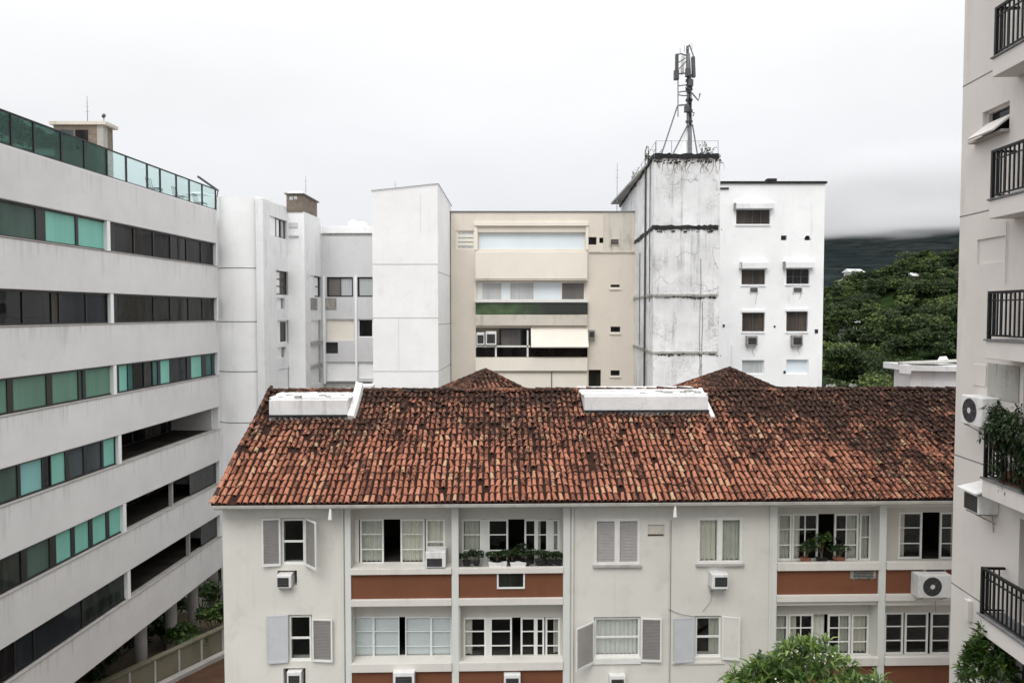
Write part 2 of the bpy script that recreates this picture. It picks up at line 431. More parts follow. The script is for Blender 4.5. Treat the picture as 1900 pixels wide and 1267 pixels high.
def mk_brick():
    b = NB('weathered_brown_block')
    br = b.n('ShaderNodeTexBrick'); mp = b.n('ShaderNodeMapping'); b.put(mp.inputs[0], b.pos)
    mp.inputs['Rotation'].default_value = (math.pi / 2, 0, 0)
    b.t.links.new(mp.outputs[0], br.inputs[0]); br.inputs['Scale'].default_value = 3.2
    br.inputs['Color1'].default_value = (.26, .21, .165, 1); br.inputs['Color2'].default_value = (.19, .155, .125, 1)
    br.inputs['Mortar'].default_value = (.12, .105, .09, 1); br.inputs['Mortar Size'].default_value = .025
    c = b.mix(b.rng(b.noise(2, 6, .7), .48, .7, 0, .6), br.outputs[0], (.05, .045, .04))
    return b.end(b.bsdf(c, .9, b.noise(20), .3))
M['brick'] = mk_brick()
def mk_moss():
    b = NB('algae_green_glass')
    n = b.noise(1.3, 6, .65)
    c = b.mix(b.rng(n, .35, .65), (.025, .05, .022), (.085, .14, .065))
    x = b.sepz()['X']
    c = b.mix(b.rng(x, -.2, 2.2), c, (.035, .038, .033))
    return b.end(b.bsdf(c, .12, spec=.5))
M['mossglass'] = mk_moss()
def mk_tile():
    b = NB('weathered_clay_tile')
    t = b.attr()
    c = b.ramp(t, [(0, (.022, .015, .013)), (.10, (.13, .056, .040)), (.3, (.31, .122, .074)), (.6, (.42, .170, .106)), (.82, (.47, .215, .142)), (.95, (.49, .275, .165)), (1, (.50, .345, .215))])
    P = b.sepz()
    fine = b.noise(26, 6, .75)
    c = b.mix(b.rng(fine, .4, .75, 0, .5), c, (.12, .055, .035))
    # black lichen: grows in patches, densest high on the slope and at the sheltered right end
    hi = b.rng(P['Z'], 11.9, 14.6, 0, .14)
    rt = b.math('MULTIPLY', b.rng(P['X'], 6.0, 13.0, 0, .045), 1.0)
    band = b.rng(P['Z'], 12.3, 11.3, 0, .04)
    n1 = b.noise(.9, 8, .7)
    n2 = b.noise(5.5, 7, .72)
    n3 = b.noise(19, 5, .7)
    s = b.math('ADD', b.math('ADD', b.math('MULTIPLY', n1, .40), b.math('MULTIPLY', n2, .40)), b.math('MULTIPLY', n3, .36))
    s = b.math('ADD', b.math('ADD', s, hi), b.math('ADD', rt, band))
    f = b.rng(s, .622, .678)
    c = b.mix(b.math('MULTIPLY', f, .93), c, (.017, .013, .012))
    # straw coloured lichen crust high up
    l2 = b.math('MULTIPLY', b.rng(b.noise(11, 6, .7), .56, .66), b.rng(P['Z'], 12.9, 14.2))
    c = b.mix(b.math('MULTIPLY', l2, .6), c, (.36, .22, .13))
    h = b.math('ADD', n3, b.math('MULTIPLY', fine, .6))
    return b.end(b.bsdf(c, .9, h, .7, .02, .15))
M['tile'] = mk_tile()
M['tilebed'] = solid('dark_tile_valley', (.030, .015, .012), .95, .5, 6, .1)
M['leaf_far'] = leafmat('forest_leaf', (.005, .012, .004), (.022, .046, .012), (.13, .17, .045), .6, .22, .2)
M['leaf_bright'] = leafmat('bright_forest_leaf', (.02, .038, .01), (.06, .10, .025), (.16, .20, .06), .6, .25, .2)
M['leaf_near'] = leafmat('glossy_leaf', (.025, .055, .012), (.09, .17, .035), (.30, .40, .12), .38, .35, .4)
M['leaf_shrub'] = leafmat('shrub_leaf', (.010, .024, .007), (.035, .08, .016), (.15, .23, .05), .42, .3, .4)
M['leaf_dark'] = leafmat('dark_balcony_leaf', (.006, .014, .005), (.020, .042, .012), (.07, .11, .03), .45, .2, .4)
M['leaf_glint'] = solid('white_leaf_glint', (.78, .78, .74), .6, .05, 9)
M['bark'] = solid('bark', (.12, .09, .065), .9, .35, 9, bump=.7)
M['soil'] = plaster('brown_soil', (.10, .052, .030), .3, .1, (.04, .025, .015), .4, scale=2)
M['pot'] = solid('terracotta_pot', (.25, .10, .06), .8, .2, 8)
M['blackpot'] = solid('black_plastic_pot', (.02, .02, .02), .5, .2, 8)

# ------------------------------------------------------------------ setting: ground, paving, hills, cloud
def mk_ground():
    b = NB('ground_earth_and_asphalt')
    c = b.mix(b.rng(b.noise(.15, 6, .6), .4, .6), (.055, .055, .052), (.085, .08, .07))
    return b.end(b.bsdf(c, .95, b.noise(9), .3))
g = MB(); g.add([(-9000, -3000, 0), (9000, -3000, 0), (9000, 12000, 0), (-9000, 12000, 0)], [(0, 1, 2, 3)])
tag(g.build('ground', mk_ground()), kind='structure')

L = Fr(at(405, HOR, 40), (65, FPX), (FPX, -65))
def lrow(x, y405):      # image row of a horizontal line of the left wall at image column x
    return HOR + (y405 - HOR) * (1015 - x) / 610.0
pv = MB(); a = [L.P(-24, .004, 6.5), L.P(2, .004, 6.5), L.P(2, .004, -9), L.P(-24, .004, -9)]
pv.add(a, [(0, 1, 2, 3)])
tag(pv.build('paving', plaster('beige_yard_paving', (.15, .12, .08), .2, .1, (.08, .06, .04), .5)), kind='structure')

def mk_hill():
    b = NB('forest_floor'); c = b.mix(b.rng(b.noise(.08, 6, .65), .4, .6), (.012, .022, .009), (.03, .05, .016))
    return b.end(b.bsdf(c, 1.0, spec=0.0))
def mk_mountain():
    b = NB('distant_forested_slope')
    n = b.noise(.035, 10, .76, (1, 1, 2.2)); m = b.noise(.006, 5, .6)
    c = b.mix(b.rng(n, .36, .64), (.006, .010, .010), (.045, .054, .053))
    c = b.mix(b.rng(m, .4, .65, 0, .5), c, (.020, .027, .030))  # bluish-grey tone, distance haze put into the forest colour
    return b.end(b.bsdf(c, 1.0, n, .8, 9, 0.0))
def terrain(name, az0, az1, radii, hfun, mat, na=120):
    vs, fs = [], []
    for i, r in enumerate(radii):
        for k in range(na + 1):
            a_ = math.radians(az0 + (az1 - az0) * k / na)
            x, y = r * math.sin(a_), r * math.cos(a_)
            vs.append((x, y, hfun(x, y, r, a_)))
    for i in range(len(radii) - 1):
        for k in range(na):
            p = i * (na + 1) + k; fs.append((p, p + 1, p + na + 2, p + na + 1))
    o = link(name, vs, fs, [.5] * len(fs), mat, smooth=True); return tag(o, kind='structure')
def hill_h(x, y, r, a_):
    # wooded spur: climbs away from the houses to the right
    ad = math.degrees(a_)
    rise = max(0, min(1, (r - 62) / 150.0))
    top = 16.5 + 8.5 * max(0, min(1, (ad - 22.5) / 7.0))
    h = 3 + (top - 3) * (rise ** .85)
    if r > 212: h -= (r - 212) * .12
    h += 1.2 * mnoise.noise(Vector((x * .02, y * .02, 1.3)))
    lim = max(0, min(1, (ad - 8) / 8.0))
    return max(-.5, h * lim - .5 * (1 - lim))
terrain('hill', 6, 50, [62, 75, 90, 105, 120, 135, 150, 165, 180, 195, 212, 230, 260, 320, 420], hill_h, mk_hill(), 90)
def mount_h(x, y, r, a_):
    e = .020 + .083 * min(1, max(0, (r - 520) / 900.0)) ** .8 + max(0, r - 1420) * 1.1e-5
    n = mnoise.fractal(Vector((x * .0016, y * .0016, 4.1)), 1.0, 2.0, 5)
    ad = math.degrees(a_)
    e *= 1 + .10 * n
    e *= .55 + .45 * min(1, max(0, (ad + 10) / 26.0))
    return 17 + r * e - 25 * max(0, 1 - (r - 520) / 200.0)
terrain('mountain', -34, 58, list(np.linspace(520, 2600, 60)), mount_h, mk_mountain(), 160)
# low cloud lying on the mountain: a flattened bank of vapour
def mk_cloud():
    b = NB('cloud_vapour')
    v = b.n('ShaderNodeVolumePrincipled'); v.inputs['Color'].default_value = (.93, .935, .95, 1)
    v.inputs['Anisotropy'].default_value = 0.0
    o = b.n('ShaderNodeTexCoord').outputs['Object']; x = b.n('ShaderNodeSeparateXYZ'); b.put(x.inputs[0], o); z = x.outputs['Z']
    nz = b.noise(.006, 3, .55, (1, 1, 2), o)
    zz = b.math('ADD', z, b.rng(nz, .3, .7, -14, 14))
    d = b.math('MULTIPLY', b.rng(zz, 122, 150, 0, 1, True), b.rng(zz, 152, 190, 1, 0, True))
    d = b.math('MULTIPLY', d, b.rng(x.outputs['X'], 170, 380, 0, 1, True))
    d = b.math('MULTIPLY', d, .016)
    b.put(v.inputs['Density'], d)
    b.t.links.new(v.outputs[0], b.out.inputs['Volume']); return b.m
def cloud_bank():
    vs, fs = [], []; na = 40
    rr = [780, 1100, 1500, 1900, 2300]
    for z in (104, 206):
        for r in rr:
            for k in range(na + 1):
                a_ = math.radians(-60 + 140 * k / na); vs.append((r * math.sin(a_), r * math.cos(a_), z))
    n1 = len(rr) * (na + 1); idx = lambda t, i, k: t * n1 + i * (na + 1) + k
    for t in (0, 1):
        for i in range(len(rr) - 1):
            for k in range(na): fs.append((idx(t, i, k), idx(t, i, k + 1), idx(t, i + 1, k + 1), idx(t, i + 1, k)))
    for i in range(len(rr) - 1):
        for k in (0, na): fs.append((idx(0, i, k), idx(0, i + 1, k), idx(1, i + 1, k), idx(1, i, k)))
    for k in range(na):
        for i in (0, len(rr) - 1): fs.append((idx(0, i, k), idx(0, i, k + 1), idx(1, i, k + 1), idx(1, i, k)))
    return link('low_cloud', vs, fs, [.5] * len(fs), mk_cloud())
tag(cloud_bank(), kind='stuff')

# ------------------------------------------------------------------ left office/apartment block
root = thing('apartment_block', L.P(0, 0, 0), 'long grey-white apartment block with horizontal ribbon windows and green glass roof parapet', 'building')
LB = root
UN = -26.0
zt = lambda y405: L.uv(405, y405)[1]
tops = [452.5 + 100.8 * i for i in range(7)]
bots = [t + 43 for t in tops]
zroof = zt(391)
zs_top = [zt(t) for t in tops]; zs_bot = [zt(b_) for b_ in bots]
edges = [zroof] + [z for p in zip(zs_top, zs_bot) for z in p]
for n_ in M['leftwall'].node_tree.nodes:
    if n_.type == 'MATH' and n_.operation == 'SUBTRACT' and n_.inputs[1].is_linked and not n_.inputs[0].is_linked: n_.inputs[0].default_value = zs_bot[0] + 2.938 * 20
for i in range(7):
    z1 = zroof if i == 0 else zs_bot[i - 1]
    z0 = zs_top[i]
    m = MB(); m.box(L, UN, 0, z0, z1, -.34, 0)
    o = m.build('wall_band', M['leftwall'], root, bevel=.025)
    if i > 0:
        m = MB(); m.box(L, UN, 0, z1 + .001, z1 + .045, -.33, .03)
        m.build('sill', M['sill'], root, bevel=.01)
MULL = [203, 209.5, 215, 224, 233, 241]
uLG = L.uv(MULL[4], lrow(MULL[4], 875), -.2)[0] + .11
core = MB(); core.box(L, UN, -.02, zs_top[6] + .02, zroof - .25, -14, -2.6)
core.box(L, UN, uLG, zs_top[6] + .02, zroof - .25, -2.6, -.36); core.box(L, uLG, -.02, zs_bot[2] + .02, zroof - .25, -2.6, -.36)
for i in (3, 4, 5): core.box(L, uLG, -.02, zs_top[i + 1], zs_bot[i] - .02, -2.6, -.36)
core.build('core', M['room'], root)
m = MB(); m.box(L, UN, -.005, zs_top[6] - .0, zroof, -14, -.345); 
endw = MB(); endw.box(L, -.25, 0, zs_top[6], zroof, -14, -.345); endw.build('end_wall', M['leftwall'], root)
m = MB(); m.box(L, UN, -.3, zroof - .24, zroof - .05, -14, -.35); m.build('roof_terrace', M['terrace'], root)
PANES = {
 (0, 0): [(-120, -40, 'darkgreenpane'), (-30, 64, 'greengrey'), (82, 138, 'turquoise'), (143, 192, 'turquoise')],
 (0, 1): [(211, 246, 'blackpane'), (248, 282, 'blackfold'), (284, 314, 'blackfold'), (316, 344, 'blackpane'), (346, 371, 'blackfold'), (373, 402, 'blackfold')],
 (1, 0): [(-150, -60, 'blackpane'), (-55, 39, 'blackpane'), (42, 93, 'blackpane'), (95, 107, 'brownpane'), (108, 157, 'deepslate'), (159, 196, 'deepslate')],
 (1, 1): [(215, 283, 'olivepane'), (285, 314, 'olivepane'), (316, 348, 'olivepane'), (350, 374, 'olivepane'), (376, 404, 'olivepane')],
 (2, 0): [(-160, -20, 'seagreen'), (-15, 11, 'seagreen'), (22, 84, 'seagreen'), (95, 143, 'seagreen'), (145, 151, 'greengrey'), (157, 206, 'seagreen')],
 (2, 1): [(219, 235, 'turquoise'), (236, 246, 'teal'), (247, 265, 'blackpane'), (272, 281, 'darkgreenpane'), (282, 291, 'teal'), (296, 314, 'turquoise'), (317, 345, 'deepslate'), (353, 373, 'turquoise'), (381, 391, 'teal'), (395, 403, 'teal')],
 (3, 0): [(-150, -60, 'turquoise'), (-50, 30, 'greengrey'), (36, 76, 'skyturq'), (78, 91, 'blackfold'), (93, 119, 'turquoise'), (126, 153, 'slatepane'), (159, 186, 'slatepane'), (190, 211, 'turquoise'), (212, 217, 'greengrey')],
 (3, 1): [(229, 266, 'brownfold'), (268, 303, 'blackpane'), (305, 316, 'blackfold'), (318, 330, 'greypane'), (332, 351, 'blackfold'), (357, 378, 'blackpane')],
 (4, 0): [(-150, -60, 'greengrey'), (-50, 37, 'darkgreenpane'), (48, 90, 'greengrey'), (102, 130, 'turquoise'), (137, 163, 'turquoise'), (170, 195, 'turquoise'), (201, 225, 'turquoise')],
 (4, 1): [(238, 321, 'olivepane'), (327, 333, 'palepane'), (340, 372, 'olivepane'), (374, 396, 'darkgreenpane'), (398, 412, 'greengrey')],
 (5, 0): [(-150, -40, 'blackpane'), (-30, 24, 'blackfold'), (27, 60, 'deepslate'), (63, 150, 'deepslate'), (153, 235, 'darkgreenpane')],
 (5, 1): [(251, 281, 'slatepane'), (284, 328, 'blackpane'), (330, 339, 'greengrey'), (346, 372, 'blackpane'), (374, 407, 'blackfold')],
}
for i in range(6):
    ym = (tops[i] + bots[i]) / 2
    um = lambda px, n=-.2: L.uv(px, lrow(px, ym), n)[0]
    z0, z1 = zs_bot[i] + .046, zs_top[i] - .001
    m = MB(); uc = um(MULL[i], 0); m.box(L, uc - .11, uc + .11, z0, z1, -.30, -.02)
    m.build('mullion_post', M['white'], root, bevel=.01)
    m = MB(); m.box(L, -.10, -.001, z0, z1, -.33, -.02); m.build('mullion_post', M['white'], root)
    for sct in (0, 1):
        ps = [(um(a), um(b), k) for a, b, k in PANES[(i, sct)]]
        a0, a1 = (UN + .1, uc - .112) if sct == 0 else (uc + .112, -.102)
        if sct == 1 and i >= 3:      # open loggia: glazed doors far back in the shade, things standing about
            q = random.Random(40 + i); wo = MB(); wo.box(L, a0, a1, zs_bot[i] - .1, zs_bot[i] + .0, -2.55, -2.4)
            x = a0
            while x < a1 - .3:
                wo.box(L, x, x + .07, zs_bot[i], zs_top[i] - .01, -2.55, -2.45); x += q.uniform(.8, 1.3)
            wo = wo.build('loggia_glazing', M['darkgrey'], root)
            x = a0 + .1
            while x < a1 - .9:
                wd = q.uniform(.7, 1.1); p_ = MB(); p_.box(L, x, x + wd, zs_bot[i] + .01, zs_top[i] - .02, -2.53, -2.50)
                p_.build('pane', M[q.choice(('blackpane', 'greengrey', 'greypane', 'brownfold', 'blackpane'))], wo); x += wd + .08
            if i >= 4:
                p_ = MB(); p_.box(L, a1 - (3.0 if i == 4 else 1.9), a1 - .02, z0 + .02, z1 - .01, -.22, -.20); p_.build('pane', M['darkgreenpane'], root)
            if i >= 4:
                uu = a0 + (a1 - a0) * (.45 if i == 4 else .62); mm_ = MB(); mm_.box(L, uu, uu + .09, z0, z1, -.30, -.12); mm_.build('mullion_post', M['sill'], root)
            continue
        fr_ = MB(); fr_.box(L, a0, a1, z0, z1, -.33, -.215)
        fr_.box(L, a0, a1, z0, z0 + .06, -.215, -.14); fr_.box(L, a0, a1, z1 - .07, z1, -.215, -.14)
        x = a0
        for a, b, k in ps + [(a1, a1, None)]:
            if a - x > .012: fr_.box(L, x, a, z0 + .061, z1 - .071, -.215, -.15)
            x = b
        wo = fr_.build('window', M['blackframe'], root)
        for a, b, k in ps:
            p = MB(); p.box(L, a, b, z0 + .061, z1 - .071, -.213, -.190); p.build('pane', M[k], wo)
# glass parapet on the roof edge
zr0, zr1 = zroof + .03, zt(353)
posts_px = [-60, -20, 20, 62, 113, 156, 198, 234, 273, 297, 327, 351, 375, 400]
par = MB()
pu = [L.uv(p, lrow(p, 372), -.12)[0] for p in posts_px]
for u in pu: par.box(L, u - .035, u + .035, zroof - .001, zr1, -.15, -.09)
par.box(L, UN, pu[-1] + .035, zr1, zr1 + .05, -.16, -.08); par.box(L, UN, pu[-1] + .035, zroof + .002, zroof + .06, -.155, -.085)
par_o = par.build('parapet_railing', M['blackframe'], root)
for k in range(len(pu) - 1):
    p = MB(); p.box(L, pu[k] + .04, pu[k + 1] - .04, zr0 + .035, zr1 - .005, -.125, -.112)
    p.build('pane', M['greenglass_dark' if k < 6 else 'greenglass'], par_o)
# awning arm at the end of the parapet
m = MB(); A_, B_ = L.P(pu[-1] - 1.6, zr1 + .42, -.3), L.P(pu[-1] + .5, zr1 + .05, -.2)
m.tube([A_, B_], .06, 8); m.tube([B_, L.P(pu[-1] + .35, zroof, -.35)], .03, 6); m.build('awning_arm', M['darkgrey'], root)
# rooftop stair house behind the parapet
F38 = Fr(at(950, HOR, 38), (1, 0), (0, -1))
u0, u1, z0, z1 = F38.rect(100, 232, 192, 300)
sh = MB(); sh.box(F38, u0, u1, zroof - .3, z1, -.9, 0); so_ = sh.build('stair_house', M['brick'], root)
sh = MB(); sh.box(F38, u0 - .15, u1 + .2, z1 + .001, z1 + .16, -1.1, .12); sh.build('roof_slab', M['beigedirty'], so_)
sh = MB(); sh.box(F38, u1 - .32, u1 + .004, zroof - .3, z1 - .004, -.4, .006); sh.build('corner_strip', M['oldconc'], so_)
sh = MB(); sh.box(F38, u0 + .1, u0 + 1.0, z1 - 1.1, z1 - .25, .002, .012); sh.build('pane', M['slatepane'], so_)
sh = MB(); sh.box(F38, u0 + 1.1, u0 + 1.75, z1 - 1.3, z1 - .25, .002, .012); sh.build('pane', M['blackfold'], so_)
ant = MB(); pA = F38.P(F38.uv(154, 218)[0], z1 + .22, -.4); ant.tube([pA, pA + Vector((0, 0, 1.35))], [.022, .012], 6)
for k, h in enumerate((.55, .8, 1.0)): ant.tube([pA + Vector((-.12 + .03 * k, 0, h)), pA + Vector((.12 - .03 * k, 0, h))], .006, 5)
tag(ant.build('antenna', M['galv'], None, pA), 'thin rod antenna on the brown stair house of the far left block', 'antenna', 'rooftop rod antennas')
# floodlight ball on the stair house roof
lp = MB(); pB = F38.P(u1 + .02, z1 + .22, -.05); lp.tube([pB, pB + Vector((0, 0, .14))], .02, 6); lp.tube([pB + Vector((-.03, 0, .14)), pB + Vector((-.03, 0, .20)), pB + Vector((.05, -.05, .26)), pB + Vector((.07, -.06, .2))], [.04, .09, .09, .05], 10)
tag(lp.build('floodlight', M['darkgrey'], None, pB), 'small dark floodlight on the stair house roof corner', 'light')

# pilotis below the block
zc = zs_top[6]
m = MB(); m.box(L, UN, -.3, .0, zc - .02, -10.2, -10); m.build('back_wall', M['room'], root)  # near-black wall, the dimness under the block is in its colour
def lcol(px, py, wpx, n):
    u, _ = L.uv(px, py, n); m = MB(); r = .28
    pts = [L.P(u + r * math.cos(t), 0, n + r * math.sin(t)) for t in [k * math.pi / 8 for k in range(16)]]
    m.prism([(p.x, p.y) for p in pts], 0, zc - .001); return m.build('column', M['sill'], root, smooth=False)
for px, py in ((262, 1240), (318, 1185), (358, 1140), (395, 1100), (120, 1400)): lcol(px, py, 20, -1.3)

# ------------------------------------------------------------------ yard wall and bank at the foot of the block
A_ = at(228, 1264, 31.6); B_ = at(424, 1166, 36.6); dd = (B_ - A_)
Y = Fr(A_, (dd.x, dd.y), (dd.y, -dd.x)); LY = math.hypot(dd.x, dd.y)
M['yard'] = plaster('olive_beige_yard_wall', (.18, .165, .115), .15, .5, (.08, .075, .05), .4, .5)
yw = thing('yard_wall', Y.P(0, 0), 'low curved-topped beige yard wall in panels below the grey-white block', 'wall')
zt_ = 1.25
m = MB(); m.box(Y, -6, LY + 2, 0, zt_, -.2, 0); m.build('wall', M['yard'], yw)
m = MB(); m.box(Y, -6.05, LY + 2, zt_ + .001, zt_ + .09, -.26, .06); m.build('coping', M['yard'], yw, bevel=.01)
k = -6.0
while k < LY + 2:
    m = MB(); m.box(Y, k, k + .09, 0, zt_ - .001, .002, .05); m.build('post', M['sill'], yw); k += 1.25
m = MB(); m.box(Y, -6, LY + 2, .0, .22, .06, .42); m.build('kerb', M['sill'], yw, bevel=.02)
vs, fs = [], []
for i in range(23):
    for j in range(9):
        u, n = -6 + (LY + 8) * i / 22, .45 + 4 * j / 8
        p = Y.P(u, 0, n); vs.append((p.x, p.y, .02 + .45 * math.sin(math.pi * j / 8) + .12 * mnoise.noise(p * 1.1)))
for i in range(22):
    for j in range(8):
        q = i * 9 + j; fs.append((q, q + 1, q + 10, q + 9))
tag(link('soil_bank', vs, fs, [.5] * len(fs), M['soil'], smooth=True), kind='structure')

# ------------------------------------------------------------------ builders used by several buildings
def win(fr, root, r, panes, n=-.12, frame='whitepaint', fw=.05, depth=.05, rows=0, name='window', bar=.035, label=None):
    """framed window filling the pixel rectangle r (read on the wall face); panes: (x0, x1, material)"""
    u0, u1, z0, z1 = fr.rect(*r); ym = (r[1] + r[3]) / 2
    U = lambda x: min(max(fr.uv(x, ym)[0], u0 + fw), u1 - fw)
    m = MB()
    m.box(fr, u0, u0 + fw, z0, z1, n - depth, n); m.box(fr, u1 - fw, u1, z0, z1, n - depth, n)
    m.box(fr, u0 + fw, u1 - fw, z0, z0 + fw, n - depth, n); m.box(fr, u0 + fw, u1 - fw, z1 - fw, z1, n - depth, n)
    x = u0 + fw; ps = sorted([(*sorted((U(a), U(b))), k) for a, b, k in panes])
    for a, b, k in ps + [(u1 - fw, u1 - fw, None)]:
        if a - x > .008: m.box(fr, x, a, z0 + fw, z1 - fw, n - depth, n - .004)
        x = b
    for q in range(rows):
        zz = z0 + fw + (z1 - z0 - 2 * fw) * (q + 1) / (rows + 1)
        for a, b, k in ps: m.box(fr, a, b, zz - bar / 2, zz + bar / 2, n - depth + .012, n - .008)
    o = m.build(name, M[frame], root)
    if label: o['label'] = label
    for a, b, k in ps:
        p = MB(); p.box(fr, a + .001, b - .001, z0 + fw, z1 - fw, n - depth + .004, n - depth + .010); p.build('pane', M[k], o)
    return o
def ac(fr, r, n1, label, n0=0.0, kind='window', casing='whitemetal', group='air conditioners on the walls', hood=False, gr=(.12, .12, .88, .80), dark=True, tilt=0.0):
    """box air conditioner hung on a wall; r is the pixel rectangle of its front face"""
    u0, u1, z0, z1 = fr.rect(*r, n1); W_, H_ = u1 - u0, z1 - z0
    t = thing('air_conditioner', fr.P((u0 + u1) / 2, z0, n0), label, 'air conditioner', group)
    m = MB(); m.box(fr, u0, u1, z0, z1, n0 + .002, n1); m.build('casing', M[casing], t, bevel=min(.02, W_ * .04))
    a, b, c, d = u0 + W_ * gr[0], u0 + W_ * gr[2], z0 + H_ * gr[1], z0 + H_ * gr[3]
    if kind == 'window':
        m = MB(); m.box(fr, a, b, c, d, n1 + .001, n1 + .006); go = m.build('grille', M['grille'], t)
        m = MB(); k = max(3, int((d - c) / .045))
        for i in range(k):
            zz = c + (d - c) * (i + .5) / k; m.box(fr, a, b, zz - .006, zz + .006, n1 + .006, n1 + .016)
        m.build('slat', M['darkgrey' if dark else 'oldmetal'], go)
    else:
        cu, cz, R = u0 + W_ * .42, (z0 + z1) / 2, min(W_ * .34, H_ * .42)
        m = MB(); m.disc(fr.P(cu, cz, n1 + .004), fr.N, R, 24); go = m.build('fan_grille', M['grille'], t)
        m = MB()
        for q in (.35, .55, .75, .95): m.disc(fr.P(cu, cz, n1 + .012), fr.N, R * q + .008, 24, R * q - .008)
        for q in range(8):
            an = q * math.pi / 4; e = fr.P(cu + R * math.cos(an), cz + R * math.sin(an), n1 + .012)
            m.tube([fr.P(cu, cz, n1 + .012), e], .005, 4)
        m.build('guard', M['darkgrey'], go)
        m = MB(); m.disc(fr.P(cu, cz, n1 + .016), fr.N, R * .24, 16); m.build('hub', M['whitemetal'], go)
    for uu in (u0 + W_ * .15, u1 - W_ * .15):
        m = MB(); m.box(fr, uu - .015, uu + .015, z0 - .035, z0 - .001, n0 + .002, n1 - .02)
        m.tube([fr.P(uu, z0 - .03, n1 - .06), fr.P(uu, z0 - max(.12, (n1 - n0) * .5), n0 + .015)], .010, 5)
        m.build('bracket', M['oldmetal'], t)
    if W_ > .35 and n0 >= 0:
        q = random.Random(int(abs(u0) * 1000)); uu = u0 + W_ * q.choice((.2, .75)); L2 = q.uniform(.25, .7); m = MB()
        m.tube([fr.P(uu, z0 + .02, n0 + .05), fr.P(uu + .01, z0 - .1, n0 + .05), fr.P(uu + q.uniform(-.05, .05), z0 - L2 * .6, n0 + .02), fr.P(uu + q.uniform(-.1, .1), z0 - L2, n0 + .015)], .009, 5)
        m.build('drain_hose', M['oldmetal'], t)
    if hood:
        m = MB(); m.hexa([fr.P(u0 - .1, z1 + .03, n1 + .1), fr.P(u1 + .08, z1 + .03, n1 + .1), fr.P(u1 + .08, z1 + .16, n0 + .002), fr.P(u0 - .1, z1 + .16, n0 + .002),
                          fr.P(u0 - .1, z1 + .06, n1 + .1), fr.P(u1 + .08, z1 + .06, n1 + .1), fr.P(u1 + .08, z1 + .19, n0 + .002), fr.P(u0 - .1, z1 + .19, n0 + .002)])
        m.build('hood', M['whitemetal'], t)
    return t
def curtain(fr, root, u0, u1, z0, z1, n, mat, amp=.03, wl=.13, seed=0):
    k = max(6, int((u1 - u0) / .022)); rg = random.Random(seed)
    vs, fs = [], []; ph = rg.random() * 6
    for i in range(k + 1):
        u = u0 + (u1 - u0) * i / k
        q = amp * math.sin(2 * math.pi * u / wl + ph + .8 * math.sin(u * 5 + ph))
        vs += [fr.P(u, z0, n + q * 1.2), fr.P(u, z1, n + q * .7)]
    for i in range(k): fs.append((2 * i, 2 * i + 2, 2 * i + 3, 2 * i + 1))
    return link('curtain', vs, fs, [.5] * k, M[mat], root, smooth=True)
def rod(name, p, h, label, r=.02, cross=2):
    m = MB(); p = Vector(p); m.tube([p, p + Vector((0, 0, h))], [r, r * .5], 6)
    for k in range(cross): m.tube([p + Vector((-.12, 0, h * (.7 + .15 * k))), p + Vector((.12, 0, h * (.7 + .15 * k)))], r * .35, 5)
    return tag(m.build(name, M['galv'], None, p), label, 'antenna', 'rooftop rod antennas')

# ------------------------------------------------------------------ stepped white block with the round stair tower
LU, LN = (65, FPX), (FPX, -65)
D0 = 40.2
cA = at(490, HOR, D0)
root = thing('apartment_block', (cA.x, cA.y, 0), 'stepped white apartment block with rounded stair tower right beside the ribbon-window block', 'building')
xl, xr = at(404, HOR, D0 + .8).x, at(490, HOR, D0).x - .01
zs = [0] + [at(449, y, D0 - .2).z for y in (785, 690, 597, 497)] + [at(449, 363, D0 - .2).z]
def ell(grow):
    cxx, rx, ry = (xl + xr) / 2, (xr - xl) / 2 + grow, 1.0 + grow
    p = [(cxx + rx * math.cos(t), D0 + .9 - ry * math.sin(t)) for t in [math.pi * k / 28 for k in range(29)]]
    return p + [(cxx - rx, D0 + 6), (cxx + rx, D0 + 6)]
m = MB()
for i in range(5): m.prism(ell(0), zs[i], zs[i + 1])
m.build('stair_tower', M['white'], root)
m = MB()
for z in zs[1:5]: m.prism(ell(.008), z - .022, z + .022)
m.build('joint', M['joint'], root)
FA = Fr(cA, LU, LN)
uA = FA.uv(535, HOR)[0]; zA = at(490, 368, D0).z
ha = [FA.rect(500, 405, 532, 440), FA.rect(513, 503, 536, 547), FA.rect(515, 594, 538, 637)]
hv = [FA.rect(514, 553, 529, 573), FA.rect(516, 644, 531, 664), FA.rect(517, 683, 540, 722)]
m = MB(); m.wall(FA, 0, uA, 0, zA, ha + hv, .22, 0, .4); m.build('wall', M['whitedirty'], root)
win(FA, root, (500, 405, 532, 440), [(503, 514, 'darkgreenpane'), (516, 523, 'darkgreenpane'), (525, 530, 'voilepane')], -.1, 'darkgrey', .05)
win(FA, root, (513, 503, 536, 547), [(515, 534, 'brownfold')], -.1, 'blackframe', .07, rows=2, bar=.06)
win(FA, root, (515, 594, 538, 637), [(517, 534, 'blackpane')], -.1, 'whitepaint', .09, rows=0)
for r in ((514, 553, 529, 573), (516, 644, 531, 664)):
    u0, u1, z0, z1 = FA.rect(*r); m = MB(); m.box(FA, u0, u1, z0, z1, -.2, -.15); m.build('vent_panel', M['oldmetal'], root)
u0, u1, z0, z1 = FA.rect(517, 683, 540, 722); m = MB(); m.box(FA, u0, u1, z0, z1, -.2, -.06); m.build('blocked_window', M['white'], root)
pB_ = FA.P(uA, 0)
FBk = Fr(pB_, (1, 0), (0, -1)); uB = FBk.uv(566, HOR)[0]; zB = FBk.uv(550, 393)[1]
m = MB(); m.wall(FBk, 0, uB, 0, zB, [], .2, 0, 3); m.build('wall', M['white'], root)
